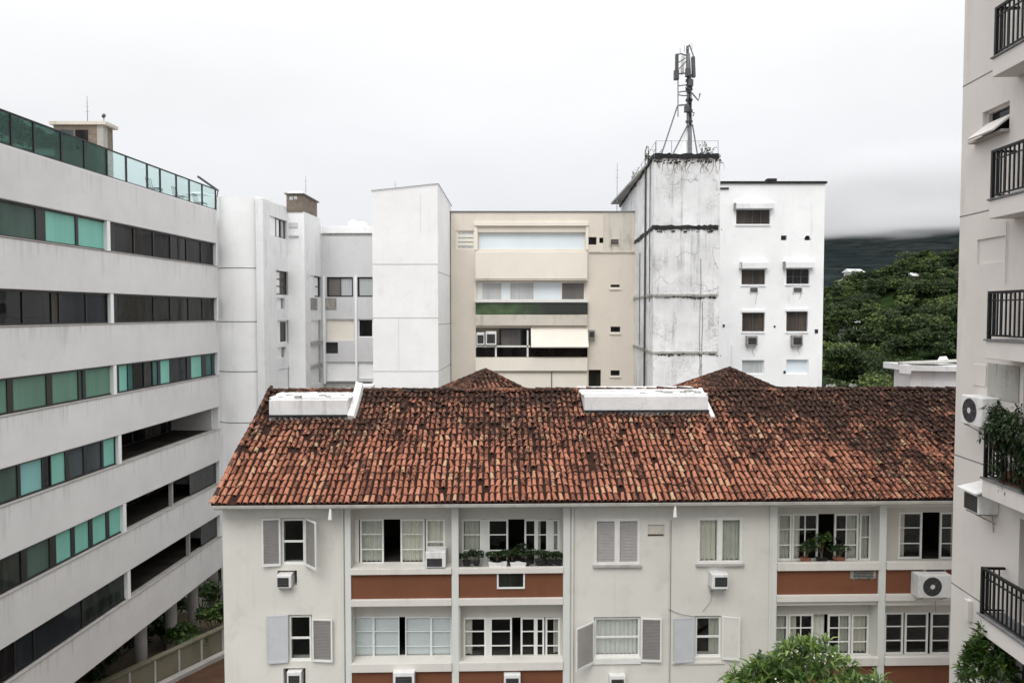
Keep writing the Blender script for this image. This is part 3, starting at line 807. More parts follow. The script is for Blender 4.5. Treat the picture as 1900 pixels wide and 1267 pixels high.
m = MB(); m.pbox(FBk, 536, 413, 552, 422, .002, .05); m.pbox(FBk, 536, 436, 553, 439, .002, .10); m.build('vent_box', M['greywall'], root)
pC_ = FBk.P(uB, 0)
FC = Fr(pC_, LU, LN); uC = FC.uv(596.5, HOR)[0]
hc = [FC.rect(575, 512, 597.5, 551), FC.rect(578, 594, 597.5, 712)]
m = MB(); m.wall(FC, 0, uC, 0, zB, hc, .25, 0, 3); m.build('wall', M['whitedirty'], root)
win(FC, root, (575, 512, 597.5, 551), [(577, 595, 'brownfold')], -.1, 'blackframe', .08, rows=1, bar=.05)
u0, u1, z0, z1 = hc[1]; m = MB(); m.box(FC, u0, u1, z0, z1, -.25, -.2); m.build('blocked_window', M['oldconc'], root)
m = MB(); m.pbox(FC, 577, 553, 589, 575, .001, .03); m.build('vent_panel', M['oldmetal'], root)
m = MB(); m.pbox(FC, 578, 633, 598, 640, -.05, .06); m.pbox(FC, 578, 676, 598, 683, -.05, .06); m.build('ledge', M['oldconc'], root)
pD_ = FC.P(uC, 0)
FD = Fr(pD_, (1, 0), (0, -1)); uD = FD.uv(735, HOR)[0]; zD = FD.uv(640, 433)[1]
RD = [(606, 514, 655, 551), (663, 514, 700, 551), (606, 592, 657, 632), (664, 592, 700, 626), (604, 635, 627, 656), (606, 671, 660, 706), (664, 671, 700, 702), (600, 708, 690, 722)]
m = MB(); m.wall(FD, 0, uD, 0, zD, [FD.rect(*r) for r in RD], .25, 0, 6); m.build('wall', M['greywall'], root)
win(FD, root, RD[0], [(609, 631, 'greypane'), (632, 652, 'voilepane')], -.12, 'blackframe', .09)
win(FD, root, RD[1], [(666, 690, 'voilepane')], -.12, 'blackframe', .09)
for r, k, nm in ((RD[2], 'beigelight', 'blocked_window'), (RD[5], 'white', 'blocked_window'), (RD[6], 'white', 'blocked_window'), (RD[7], 'oldconc', 'soiled_recess')):
    u0, u1, z0, z1 = FD.rect(*r); m = MB(); m.box(FD, u0, u1, z0, z1, -.25, -.16); m.build(nm, M[k], root)
win(FD, root, RD[3], [(666, 690, 'blackpane')], -.12, 'white', .06)
u0, u1, z0, z1 = FD.rect(*RD[4]); m = MB(); m.box(FD, u0, u1, z0, z1, -.25, -.2); m.build('vent_panel', M['grille'], root)
m = MB(); m.pbox(FD, 600, 553, 624, 575, .001, .02); m.build('vent_panel', M['oldmetal'], root)
for x in (599.5, 658.5):
    m = MB(); m.pbox(FD, x, 512, x + 4, 712, .001, .07); m.build('pilaster', M['white'], root)
m = MB(); m.pbox(FD, 597, 420, 735, 433, -.2, .10); m.build('parapet', M['white'], root, bevel=.02)
m = MB(); m.pbox(FD, 597, 433.5, 735, 437, -.2, .03); m.build('drip_edge', M['oldconc'], root)
# brown stair housing on its roof
m = MB(); u0, u1 = FBk.uv(532, 380)[0], FBk.uv(562, 380)[0]; zt1 = FBk.uv(550, 361)[1]
m.box(FBk, u0, u1, zB - .02, zt1, -3.2, .05); sh = m.build('stair_housing', M['brick'], root)
m = MB(); m.box(FBk, u0 - .1, u1 + .1, zt1 + .001, zt1 + .07, -3.4, .16); m.build('roof_slab', M['joint'], sh)
m = MB(); m.hexa([FBk.P(u0, zt1 + .07, .1), FBk.P(u1, zt1 + .07, .1), FBk.P(u1, zt1 + .07, -3), FBk.P(u0, zt1 + .07, -3), FBk.P(u0 + .3, zt1 + .25, -.3), FBk.P(u1 - .2, zt1 + .25, -.3), FBk.P(u1 - .2, zt1 + .25, -2.6), FBk.P(u0 + .3, zt1 + .25, -2.6)])
m.build('roof_cap', M['white'], sh)
m = MB(); m.pbox(FBk, 537, 365, 543, 371, .052, .06); m.pbox(FBk, 545, 364, 551, 370, .052, .06); m.build('pane', M['voilepane'], sh)
rod('antenna', FBk.P(FBk.uv(559, 380)[0], zt1 + .25, -1), 1.0, 'short rod antenna on the small brown housing of the stepped white block', .018, 1)
# small tanks on the roof behind the parapet
for i, (x, y, hh) in enumerate(((652, 404, 1.0), (668, 406, .9))):
    p = at(x + 4, 418, 50); t = MB(); pz = zD + .02
    t.tube([(p.x, p.y, pz), (p.x, p.y, pz + .1), (p.x, p.y, pz + hh), (p.x, p.y, pz + hh + .15)], [.34, .36, .36, .12], 14)
    t.tube([(p.x + .4, p.y, pz), (p.x + .4, p.y, pz + .8)], .02, 5)
    tag(t.build('water_tank', M['white'], None, (p.x, p.y, pz)), ['left of two pale round water tanks on the stepped block roof', 'right of two pale round water tanks on the stepped block roof'][i], 'water tank', 'roof water tanks')
m = MB(); p = at(686, 418, 50); m.box(FD, FD.uv(681, 410)[0], FD.uv(692, 410)[0], zD, zD + 1.15, -3.6, -3); m.build('roof_hatch', M['oldconc'], root)

# ------------------------------------------------------------------ plain white block
cF = at(813, HOR, 40)
root = thing('blank_white_building', (cF.x, cF.y, 0), 'windowless bright white block with thin joint lines between the stepped block and the beige building', 'building')
FF = Fr(cF, (1, 0), (0, -1)); FS = Fr(cF, LU, LN)
uL = FF.uv(691.5, HOR)[0]; uS = FS.uv(837.5, HOR)[0]
za, zb, zc_ = FF.uv(691, 355)[1], FF.uv(810, 342)[1], FS.uv(837, 383)[1]
m = MB(); b0 = [FF.P(uL, 0), FF.P(0, 0), FS.P(uS, 0), FF.P(uL, 0, -6)]
b0[3] = Vector((b0[3].x, FS.P(uS, 0).y, 0)); tz = [za, zb, zc_, zc_]
m.hexa(b0 + [Vector((p.x, p.y, z)) for p, z in zip(b0, tz)]); m.build('wall', M['white'], root, bevel=.02)
m = MB()
for y in (490.5, 590, 689): m.pbox(FF, 691.6, y - .7, 813, y + .7, -.01, .006)
for y, e in ((497, 12), (599, 2), (690, -8)): 
    z = FS.uv(825, y + e)[1]; m.box(FS, .01, uS, z - .02, z + .02, -.01, .006)
m.build('joint', M['jointlight'], root)
m = MB()
for y0, y1, x in ((590, 689, 740), (360, 430, 780)): m.pbox(FF, x - .5, y0, x + .5, y1, -.01, .004)
m.build('joint', plaster('pale_joint', (.66, .665, .67)), root)
m = MB(); e = .03
ln = [FF.P(uL - .05, za, .03), FF.P(0, zb, .03), FS.P(0, zb, .03), FS.P(uS, zc_, .03)]
m.tube([p + Vector((0, 0, .03)) for p in ln], .03, 6); m.build('roof_edge', M['jointlight'], root)
rod('antenna', FF.P(FF.uv(728, 350)[0], za, -1), .75, 'pale thin rod antenna on the windowless white block', .014, 1)

# ------------------------------------------------------------------ beige building
FG = Fr(at(950, HOR, 45), (1, 0), (0, -1))
root = thing('beige_apartment_building', FG.P(0, 0), 'beige apartment building with a stacked central window bay and awning', 'building')
R = lambda *r: FG.rect(*r)
holes = [R(846, 428, 881, 463), R(887, 431, 1086, 463), R(884, 523, 1087, 557), R(883, 608, 1090, 662), R(1091, 440, 1107, 454), R(1112, 441, 1121, 451),
         R(1133, 528, 1150, 533), R(1133, 606, 1151, 616), R(1133, 687, 1150, 697), R(1092, 686, 1115, 718)]
ug0, ug1, zg = FG.uv(837, HOR)[0], FG.uv(1182, HOR)[0], FG.uv(950, 394)[1]
m = MB(); m.wall(FG, ug0, ug1, 0, zg, holes, .35, 0, 9); m.build('wall', M['beige'], root)
m = MB(); m.box(FG, ug0 - .05, ug1, zg + .001, zg + .07, -9, .06); m.build('roof_edge', M['joint'], root)
win(FG, root, (846, 428, 881, 463), [(850, 878, 'voilepane')], -.05, 'beigelight', .06, rows=3, bar=.16)
win(FG, root, (887, 431, 1086, 463), [(889, 1084, 'palepane')], -.2, 'whitepaint', .05)
m = MB(); m.pbox(FG, 880, 412, 1092, 419, -.02, .16); m.pbox(FG, 880, 419.5, 886, 464, -.02, .08); m.pbox(FG, 1087, 419.5, 1092, 464, -.02, .08); m.build('window_surround', M['beigelight'], root, bevel=.015)
win(FG, root, (884, 523, 1087, 557), [(895, 930, 'voilepane'), (933, 945, 'palepane'), (947, 990, 'voilepane'), (993, 1040, 'palepane'), (1043, 1084, 'greypane')], -.15, 'whitepaint', .06)
m = MB(); m.pbox(FG, 882, 467, 1090, 517, .002, .30); m.build('balcony_parapet', M['beigelight'], root, bevel=.015)
m = MB(); m.pbox(FG, 881, 517.5, 1091, 520, .002, .34); m.build('drip_edge', M['beigedirty'], root)
m = MB(); m.pbox(FG, 881, 556, 1091, 561, .002, .34); m.build('handrail', M['whitepaint'], root)
m = MB(); m.pbox(FG, 882.5, 562, 1090.5, 583, .20, .23); m.build('glass_parapet', M['mossglass'], root)
m = MB(); m.pbox(FG, 882, 584, 1090, 604, .002, .30); m.build('balcony_slab', M['beigedirty'], root, bevel=.015)
# third level loggia: dark room, window, awning, glass rail
u0, u1, z0, z1 = R(883, 608, 1090, 662)
m = MB(); m.box(FG, u0, u1, z0, z1, -1.8, -1.7); m.build('loggia_wall', M['beigedirty'], root)
win(FG, root, (926, 610, 984, 650), [(930, 966, 'greypane'), (969, 982, 'blackpane')], -.5, 'blackframe', .07)
m = MB(); uu0, uu1, zz0, zz1 = R(985, 606, 1090, 644)
m.hexa([FG.P(uu0, zz0, .75), FG.P(uu1, zz0, .75), FG.P(uu1, zz1, .02), FG.P(uu0, zz1, .02), FG.P(uu0, zz0 + .05, .78), FG.P(uu1, zz0 + .05, .78), FG.P(uu1, zz1 + .05, .02), FG.P(uu0, zz1 + .05, .02)])
m.build('awning', M['beigelight'], root)
for a_, b_ in ((883, 918), (922, 977), (981, 1090)):
    m = MB(); m.pbox(FG, a_, 645, b_, 662, .02, .05); m.build('glass_rail', M['blackpane'], root)
m = MB(); m.pbox(FG, 918.5, 643, 921.5, 662, .02, .06); m.pbox(FG, 977.5, 613, 980.5, 662, .02, .06); m.pbox(FG, 883, 641, 984, 644, .02, .06); m.build('rail_post', M['whitepaint'], root)
m = MB(); m.pbox(FG, 882, 664, 1090, 688, .002, .30); m.build('balcony_slab', M['beigelight'], root, bevel=.015)
m = MB(); m.pbox(FG, 882, 692, 1090, 722, .002, .10); m.build('wall_panel', M['beigelight'], root)
m = MB(); m.pbox(FG, 1022.5, 690, 1024.5, 720, .1, .14); m.build('downpipe', M['joint'], root)
ac(FG, (884, 617, 899, 640), .25, 'smaller white box air conditioner at the left of the beige building loggia', -.5, group='air conditioners in the beige loggia')
ac(FG, (901, 615, 921, 640), .30, 'larger white box air conditioner beside the loggia window of the beige building', -.5, group='air conditioners in the beige loggia')
for r, k in ((holes[4], 'blackpane'), (holes[5], 'blackpane'), (holes[6], 'grille'), (holes[7], 'blackpane'), (holes[8], 'blackpane'), (holes[9], 'olivepane')):
    m = MB(); m.box(FG, r[0], r[1], r[2], r[3], -.30, -.22); m.build('pane', M[k], root)
m = MB(); m.pbox(FG, 1092, 466, 1182, 469, .002, .08); m.build('ledge', M['beigedirty'], root)
m = MB(); m.pbox(FG, 1119.5, 396, 1121, 465, .002, .03); m.pbox(FG, 1122, 396, 1172, 465, .001, .004); m.build('wall_patch', M['beigedirty'], root)
for y in (535, 618, 698): 
    m = MB(); m.pbox(FG, 1131, y, 1152, y + 2.5, .002, .08); m.build('sill', M['beigelight'], root)
ac(FG, (1131, 441, 1150, 456), .05, 'dirty grey flush air conditioner in the upper right of the beige building', 0, casing='beigedirty', group='air conditioners on the beige building', dark=False)
ac(FG, (1092, 612, 1104, 628), .35, 'small rusty air conditioner beside the awning of the beige building', 0, casing='oldmetal', group='air conditioners on the beige building')
rod('antenna', FG.P(FG.uv(1147, 385)[0], zg + .07, -.5), 3.0, 'tall thin rod antenna on the beige building roof beside the cracked tower', .022, 2)

# ------------------------------------------------------------------ white building with the cracked tower and the mast
cH = at(1212, HOR, 37)
root = thing('cracked_tower', (cH.x, cH.y, 0), 'tall cracked white concrete tower streaked with black mould, mast on top', 'building')
FH = Fr(cH, (1, 0), (0, -1)); FHs = Fr(cH, LU, (-FPX, 65))
uH = FH.uv(1334, HOR)[0]; zH = FH.uv(1270, 292)[1]
pl = [FH.P(0, 0), FH.P(uH, 0), FHs.P(17, 0) + Vector((uH, 0, 0)), FHs.P(17, 0)]
m = MB(); m.prism([(p.x, p.y) for p in pl], 0, zH); m.build('wall', M['tower'], root, bevel=.03)
def ragged(y, thick, matk, nout, rag=.0, seed=1):
    """slab edge running round the tower's two visible faces, crumbling along its length"""
    rg = random.Random(seed); z = FH.uv(1270, y)[1]
    pts = [(FHs.P(17 - 16.9 * k / 34, 0, .0), FHs.N) for k in range(35)] + [(FH.P(uH * (k + .3) / 24, 0, 0), FH.N) for k in range(24)]
    m = MB(); prev = None
    for p, N in pts:
        o = nout * (1 - rag * rg.random()); t = thick * (1 + rag * (rg.random() - .3)); zz = z + rag * .05 * (rg.random() - .5)
        ring = [p - N * .02 + Vector((0, 0, zz - t / 2)), p + N * o + Vector((0, 0, zz - t / 2)), p + N * o + Vector((0, 0, zz + t / 2)), p - N * .02 + Vector((0, 0, zz + t / 2))]
        if prev:
            for q in range(4): m.quad(prev[q], prev[(q + 1) % 4], ring[(q + 1) % 4], ring[q])
        prev = ring
    m.build('ledge', M[matk], root)
ragged(422, .17, 'tar', .10, .9, 3)
ragged(548, .10, 'oldconc', .09, .35, 5)
ragged(654, .10, 'oldconc', .09, .3, 6)
ragged(290, .20, 'tar', .14, .6, 9)
m = MB(); m.box(FH, -.02, uH, zH + .001, zH + .12, -16, .03); m.build('roof_slab', M['oldconc'], root)
for px, y0, y1 in ((1197, 300, 720), (1206, 300, 560), (1187, 470, 640)):
    u = FHs.uv(px, (y0 + y1) / 2, .06)[0]; za, zb = FHs.uv(px, y1, .06)[1], FHs.uv(px, y0, .06)[1]
    m = MB(); m.tube([FHs.P(u, za, .07), FHs.P(u, min(zb, zH - .1), .07)], .055 if px == 1197 else .025, 7); m.build('drainpipe', M['darkgrey'], root)
for px, y0 in ((1303, 560), (1300, 480)):
    u, z = FH.uv(px, y0); m = MB()
    m.tube([FH.P(u + .03 * math.sin(k * 1.7), z * (1 - k / 9) + 8 * k / 9, .02) for k in range(10)], .012, 5); m.build('cable', M['darkgrey'], root)
mm = MB(); r_ = random.Random(77)
for y in (300, 428, 551, 657):
    z = FH.uv(1270, y)[1]
    for k in range(46):
        on = r_.random() < .55
        if on: p0 = FHs.P(r_.uniform(0, 9), z + r_.uniform(-.05, .25), .01); N_ = FHs.N; U_ = FHs.U
        else: p0 = FH.P(r_.uniform(0, uH), z + r_.uniform(-.12, .04), .01); N_ = FH.N; U_ = FH.U
        s_ = r_.uniform(.03, .11)
        for q in range(3):
            c = p0 + U_ * r_.uniform(-.15, .15) + N_ * r_.uniform(.01, .06); mm.quad(c, c + U_ * s_, c + U_ * s_ * .8 + Vector((0, 0, s_ * .7)) + N_ * .03, c + Vector((0, 0, s_ * .6)) + N_ * .02, r_.random() * .5)
tag(mm.build('moss', M['leaf_dark'], root), kind='stuff')
# roof clutter on the tower
rg = random.Random(21)
m = MB(); zr = zH + .12
rp = [FHs.P(16 - 2.6 * k, zr, -.1) for k in range(7)] + [FH.P(.1 + (uH - .2) * k / 4, zr, -.1) for k in range(5)]
for p in rp: m.tube([p, p + Vector((rg.uniform(-.03, .03), 0, .72))], .014, 5)
for h in (.70,): m.tube([p + Vector((0, 0, h)) for p in rp], .010, 5)
m.build('roof_railing', M['galv'], root)
m = MB(); 
p = [FHs.P(4.6, zr, -.15), FHs.P(4.6, zr + 1.15, -.15), FHs.P(3.9, zr + 1.3, -.15), FHs.P(3.4, zr + 1.15, -.15), FHs.P(3.0, zr, -.15)]
m.tube(p, .035, 6); m.build('vent_hoop', M['oldmetal'], root)
def weeds(p, n, h, label, seed):
    r_ = random.Random(seed); m = MB(); p = Vector(p)
    for k in range(n):
        q = p + Vector((r_.uniform(-.3, .3), r_.uniform(-.15, .15), 0)); pts = [q]
        d = Vector((r_.uniform(-.5, .5), r_.uniform(-.4, .4), 1)).normalized(); L_ = h * r_.uniform(.5, 1)
        for s_ in range(5):
            q = q + d * (L_ / 5); d = (d + Vector((r_.uniform(-.5, .5), r_.uniform(-.4, .4), r_.uniform(-.3, .3)))).normalized(); pts.append(q)
        m.tube(pts, [.012, .011, .010, .008, .006, .003], 4)
        for s_ in range(7):
            i = r_.randrange(1, 6); c = pts[i] + Vector((r_.uniform(-.06, .06), 0, r_.uniform(-.04, .04)))
            m.quad(c, c + Vector((.06, .02, .01)), c + Vector((.07, .02, .05)), c + Vector((.01, 0, .045)), r_.random())
    return tag(m.build('weed', M['leaf_dark'], None, p), label, 'weed', 'weeds on the tower roof')
weeds(FHs.P(7.5, zr, -.02), 9, .9, 'straggly weeds on the receding left edge of the cracked tower roof', 1)
weeds(FHs.P(1.5, zr, -.02), 10, .6, 'straggly weeds at the front left corner of the cracked tower roof', 2)
weeds(FH.P(uH * .78, zr, -.1), 9, .75, 'straggly weeds at the right of the cracked tower roof, under the railing', 3)
# hanging roots below the rim
m = MB()
for k in range(26):
    u = rg.random() * uH; n_ = .05; z = zH - .1; pts = [FH.P(u, z, n_)]
    for s_ in range(5): u += rg.uniform(-.12, .12); z -= rg.uniform(.03, .22); pts.append(FH.P(u, z, .02))
    m.tube(pts, [.014, .012, .010, .008, .006, .003], 4)
tag(m.build('hanging_roots', M['bark'], None, FH.P(uH / 2, zH - .1, .05)), 'dry roots hanging down from the black rim of the cracked tower', 'roots')
# telecom mast
Fm = Fr(at(1280, HOR, 39.2), (1, 0), (0, -1))
Q = lambda x, y, n=0: Fm.P(Fm.uv(x, y, n)[0], Fm.uv(x, y, n)[1], n)
mt = thing('telecom_mast', Fm.P(0, zr), 'tall steel telecom mast with panel antennas on top of the cracked tower', 'mast')
b0 = Q(1281, 282); b0.z = zr
m = MB(); m.tube([b0, Q(1280, 232)], [.10, .10], 10); m.tube([Q(1280, 234), Q(1279, 229), Q(1278.5, 150), Q(1277, 100)], [.17, .15, .13, .09], 10); m.build('pole', M['galv'], mt)
for y in (226, 206, 186, 166, 150):
    m = MB(); c_ = Q(1278.6, y); m.tube([c_ - Vector((0, 0, .05)), c_ + Vector((0, 0, .05))], .19, 10); m.build('clamp', M['darkgrey'], mt)
m = MB(); bq = Q(1268, 270); m.tube([Vector((bq.x, bq.y + .3, zr)), Q(1276, 236, -.2)], [.40, .07], 10); m.build('base_cone', M['white'], mt)
for a_, b_ in (((1257, 197), (1222, 278)), ((1277, 230), (1240, 282)), ((1285, 232), (1297, 284))):
    e = Q(*b_, .1); e.z = zr; m = MB(); m.tube([Q(*a_), e], .038, 6); m.build('brace', M['galv'], mt)
def antenna_panel(x0, y0, x1, y1, n, tilt, k='darkgrey'):
    m = MB(); u0, u1, z0, z1 = Fm.rect(x0, y0, x1, y1, n); t_ = tilt
    m.hexa([Fm.P(u0, z0, n - .12), Fm.P(u1, z0, n - .12), Fm.P(u1, z0, n + .10), Fm.P(u0, z0, n + .10), Fm.P(u0 + t_, z1, n - .12), Fm.P(u1 + t_, z1, n - .12), Fm.P(u1 + t_, z1, n + .10), Fm.P(u0 + t_, z1, n + .10)])
    return m.build('panel_antenna', M[k], mt, bevel=.02)
antenna_panel(1253, 101, 1258.5, 147, .25, 0); antenna_panel(1284.5, 106, 1290.5, 144, .2, -.05); antenna_panel(1273.5, 86, 1277.5, 140, -.1, 0); antenna_panel(1263, 104, 1268.5, 138, -.5, .03, 'whitemetal')
for pts, r_ in (([Q(1254, 104, .2), Q(1262, 100), Q(1276, 104)], .04), ([Q(1276, 92), Q(1279, 83), Q(1288, 108)], .035), ([Q(1256, 118, .1), Q(1266, 112), Q(1272, 108)], .03), ([Q(1256, 138, .1), Q(1268, 136), Q(1278, 139)], .04),
                ([Q(1260, 128, .1), Q(1270, 118), Q(1276, 110)], .03), ([Q(1276, 142), Q(1288, 140)], .06), ([Q(1258, 148), Q(1258, 217)], .028), ([Q(1258, 196), Q(1282, 194)], .045), ([Q(1258, 160), Q(1279, 157)], .03),
                ([Q(1283, 172), Q(1296, 187), Q(1299, 174)], .045), ([Q(1279, 206), Q(1288, 210), Q(1286, 216)], .03)):
    m = MB(); m.tube(pts, r_, 6); m.build('arm', M['galv'], mt)
m = MB(); rr_ = [Q(1269 + 11 * math.cos(t), 174 + 4 * math.sin(t), .3 * math.sin(t)) for t in [k * math.pi / 8 for k in range(17)]]
m.tube(rr_, .032, 6); m.build('ring', M['galv'], mt)
for x, y0, y1, n_ in ((1255.5, 130, 148, .3), (1277, 126, 142, .3), (1282, 148, 160, .22), (1275, 196, 208, .25)):
    m = MB(); u0, u1, z0, z1 = Fm.rect(x - 4.5, y0, x + 4.5, y1, n_); m.box(Fm, u0, u1, z0, z1, n_ - .2, n_ + .04); m.build('radio_box', M['darkgrey'], mt, bevel=.02)
for x, y0, y1 in ((1270, 96, 84), (1262, 100, 90), (1284, 92, 80)):
    m = MB(); m.tube([Q(x, y0), Q(x, y1)], [.016, .008], 5); m.build('whip', M['galv'], mt)
for k in range(4):
    m = MB(); m.tube([Q(1274 + k * 3, 138), Q(1284 - k * 4, 163, .16), Q(1277 + k * 2, 188, .18), Q(1282 - k, 213, .18), Q(1279 + k, 232, .16)], .020, 5); m.build('cable', M['blackrail'], mt)

FI = Fr(at(1430, HOR, 46), (1, 0), (0, -1))
root = thing('white_apartment_building', FI.P(0, 0), 'white apartment building with dark windows and black roof edge right of the cracked tower', 'building')
R = lambda *r: FI.rect(*r)
WI = [(1366, 389, 1429, 416), (1376, 500, 1420, 528), (1459, 499, 1502, 527), (1377, 580, 1419, 615), (1459, 578, 1499, 615), (1377, 668, 1418, 694), (1459, 667, 1500, 694)]
VI = [(1449, 437, 1460, 446), (1493, 436, 1504, 446)]
ui0, ui1, zi = FI.uv(1322, HOR)[0], FI.uv(1527, HOR)[0], FI.uv(1430, 341)[1]
m = MB(); m.wall(FI, ui0, ui1, 0, zi, [R(*r) for r in WI + VI], .3, 0, 11); m.build('wall', M['white'], root)
m = MB(); m.box(FI, ui0, ui1 + .1, zi + .001, zi + .14, -11, .12); m.pbox(FI, 1322, 348, 1353, 351, .002, .1); m.pbox(FI, 1424, 331, 1442, 336, -.5, 0); m.build('roof_edge', M['tar'], root, bevel=.03)
pn = [('brownfold', 4), ('brownfold', 2), ('blackpane', 3), ('brownfold', 2), ('brownfold', 2), ('voilepane', 1), ('palepane', 1)]
for r, (k, q) in zip(WI, pn):
    w_ = (r[2] - r[0]) / q
    win(FI, root, r, [(r[0] + w_ * i + .8, r[0] + w_ * (i + 1) - .8, k) for i in range(q)], -.16, 'darkgrey' if q > 1 else 'white', .05, rows=1 if k == 'blackpane' else 0)
for r in ((1365, 377, 1437, 387), (1374, 487, 1427, 498), (1456, 486, 1512, 497), (1376, 575, 1420, 580), (1458, 573, 1500, 578)):
    m = MB(); m.pbox(FI, *r, .002, .32 if r[3] < 570 else .1); m.build('window_hood', M['whitedirty'], root, bevel=.015)
for x in (1364, 1375, 1456): 
    m = MB(); y = {1364: 376, 1375: 486, 1456: 485}[x]; m.pbox(FI, x, y, x + 2, y + 13, .002, .34); m.build('hood_bracket', M['oldmetal'], root)
for r in WI[:5]: 
    m = MB(); m.pbox(FI, r[0] - 1, r[3] + .5, r[2] + 1, r[3] + 3, .002, .07); m.build('sill', M['white'], root)
for r in VI: 
    u0, u1, z0, z1 = R(*r); m = MB(); m.box(FI, u0, u1, z0, z1, -.3, -.2); m.build('vent_panel', M['grille'], root)
ub, z0, z1 = FI.uv(1493, 441)[0], R(*VI[1])[2], R(*VI[1])[3]
m = MB(); m.tube([FI.P(ub + .16 + .2 * math.cos(t), z0 + .12 + .2 * math.sin(t), .02) for t in [math.pi * k / 10 for k in range(11)]], .04, 6); m.build('vent_arch', M['white'], root)
for r, l, n_ in (((1390, 531, 1408, 544), 'pale flush air conditioner under the left middle window of the white building', .04), ((1470, 531, 1490, 544), 'pale flush air conditioner under the right middle window of the white building', .04),
              ((1386, 623, 1406, 641), 'rusty projecting air conditioner under the left lower window of the white building', .32), ((1470, 622, 1490, 642), 'rusty projecting air conditioner under the right lower window of the white building', .32)):
    ac(FI, r, n_, l, 0, casing='oldmetal' if n_ > .1 else 'whitedirty', group='air conditioners on the white building', kind='window', dark=n_ > .1)
for x, y, w_ in ((1341, 602, 4), (1436, 604, 3), (1512, 611, 6), (1454, 688, 4)): 
    m = MB(); m.pbox(FI, x, y, x + w_, y + w_ * 1.2, .002, .03); m.build('vent_hole', M['tar'], root)
m = MB(); m.pbox(FI, 1357, 640, 1360, 700, .01, .05); m.build('drainpipe', M['whitedirty'], root)

# ------------------------------------------------------------------ foliage
def leaves(C, Nn, size, tint, rng, aspect=.6):
    C = np.asarray(C); Nn = np.asarray(Nn); n = len(C)
    Nn = Nn / (np.linalg.norm(Nn, axis=1, keepdims=True) + 1e-9)
    r = rng.normal(size=(n, 3)); A = np.cross(Nn, r); A /= (np.linalg.norm(A, axis=1, keepdims=True) + 1e-9)
    B = np.cross(Nn, A); s = np.asarray(size).reshape(-1, 1)
    v = np.stack([C - A * s, C - B * s * aspect + A * s * .15, C + A * s, C + B * s * aspect + A * s * .15], axis=1).reshape(-1, 3)
    f = np.arange(4 * n).reshape(n, 4)
    return v, f, np.asarray(tint)
def crown(rng, c, R, lobes, per, leaf, up=.55, tvar=.22, tbase=.42, lobr=(.32, .5)):
    """foliage of one tree: leafy shells of many unequal lobes, gaps between them"""
    c = np.array(c); R = np.array(R); Cs, Ns, Ts, Ss = [], [], [], []
    for k in range(lobes):
        d = rng.normal(size=3); d /= np.linalg.norm(d)
        if d[2] < -.35: d[2] *= -1
        lc = c + d * R * rng.uniform(.35, .82)
        lr = R * rng.uniform(*lobr)
        m = int(per * rng.uniform(.6, 1.3))
        q = rng.normal(size=(m, 3)); q /= np.linalg.norm(q, axis=1, keepdims=True)
        q[:, 2] = np.where(q[:, 2] < -.45, -q[:, 2], q[:, 2])
        rad = rng.uniform(.62, 1.08, size=(m, 1)) ** .6
        clump = np.sin(q * 7 + rng.uniform(0, 6, 3)).sum(1)
        keep = clump + rng.normal(size=m) * .5 > -1.1
        P = lc + q * lr * rad * (1 + .10 * clump[:, None])
        Cs.append(P[keep]); nn = q * (1 - up) + np.array([0, 0, up]) + rng.normal(size=(m, 3)) * .42
        Ns.append(nn[keep])
        Ts.append(np.clip(tbase + rng.normal() * tvar * .6 + rng.normal(size=m) * tvar + .09 * clump, 0, 1)[keep])
        Ss.append((leaf * rng.uniform(.6, 1.25, m))[keep])
    return np.concatenate(Cs), np.concatenate(Ns), np.concatenate(Ss), np.concatenate(Ts)
def trunk_mesh(p, h, r, rg, spread=1.5, limbs=5):
    m = MB(); p = Vector(p); q = p.copy(); pts = [q.copy()]; 
    for k in range(5): q = q + Vector((rg.uniform(-.12, .12) * h / 5, rg.uniform(-.12, .12) * h / 5, h / 5)); pts.append(q.copy())
    m.tube(pts, [r, r * .85, r * .75, r * .65, r * .55, r * .4], 8)
    for k in range(limbs):
        a_ = rg.random() * 6.28; s_ = pts[rg.choice((2, 3, 4, 5))]
        e = s_ + Vector((math.cos(a_) * spread, math.sin(a_) * spread, spread * rg.uniform(.6, 1.2))); mid = (s_ + e) / 2 + Vector((0, 0, -.08 * spread))
        m.tube([s_, mid, e], [r * .4, r * .28, r * .12], 6)
    return m
def tree(p, h, R, label, seed, lobes=9, per=420, leaf=.34, mat='leaf_far', tbase=.42, group='trees on the wooded slope', name='tree'):
    rng = np.random.default_rng(seed); rg = random.Random(seed)
    t = thing(name, p, label, 'tree', group)
    trunk_mesh(p, h - R[2] * .7, .045 * h * .5, rg, R[0] * .5).build('trunk', M['bark'], t)
    C, N_, S, T = crown(rng, (p[0], p[1], p[2] + h - R[2]), R, int(lobes * 1.3), int(per * 1.9), leaf * .50, tbase=tbase, tvar=.26)
    v, f, tt = leaves(C, N_, S, T, rng); link('crown', v, f, tt, M[mat], t)
    return t
def ground_z(x, y): return hill_h(x, y, math.hypot(x, y), math.atan2(x, y))
def tree_at(px, py_top, D, wpx, label, seed, **k):
    """tree whose crown top stands at the given place of the view at distance D, on the slope"""
    p = at(px, py_top, D); gz = ground_z(p.x, p.y); Rw = wpx / 2 / FPX * D
    h = max(4.5, p.z - gz); return tree((p.x, p.y, p.z - h), h, (Rw, Rw, min(h * .42, Rw * .85)), label, seed, **k)
tree_at(1702, 468, 196, 105, 'dark dome-crowned tree highest on the wooded slope', 11, lobes=14, per=420, leaf=.42, tbase=.28)
tree_at(1756, 478, 186, 74, 'bright yellow-green tree high on the slope beside the dark dome-crowned tree', 12, lobes=12, per=420, leaf=.40, mat='leaf_bright', tbase=.5)
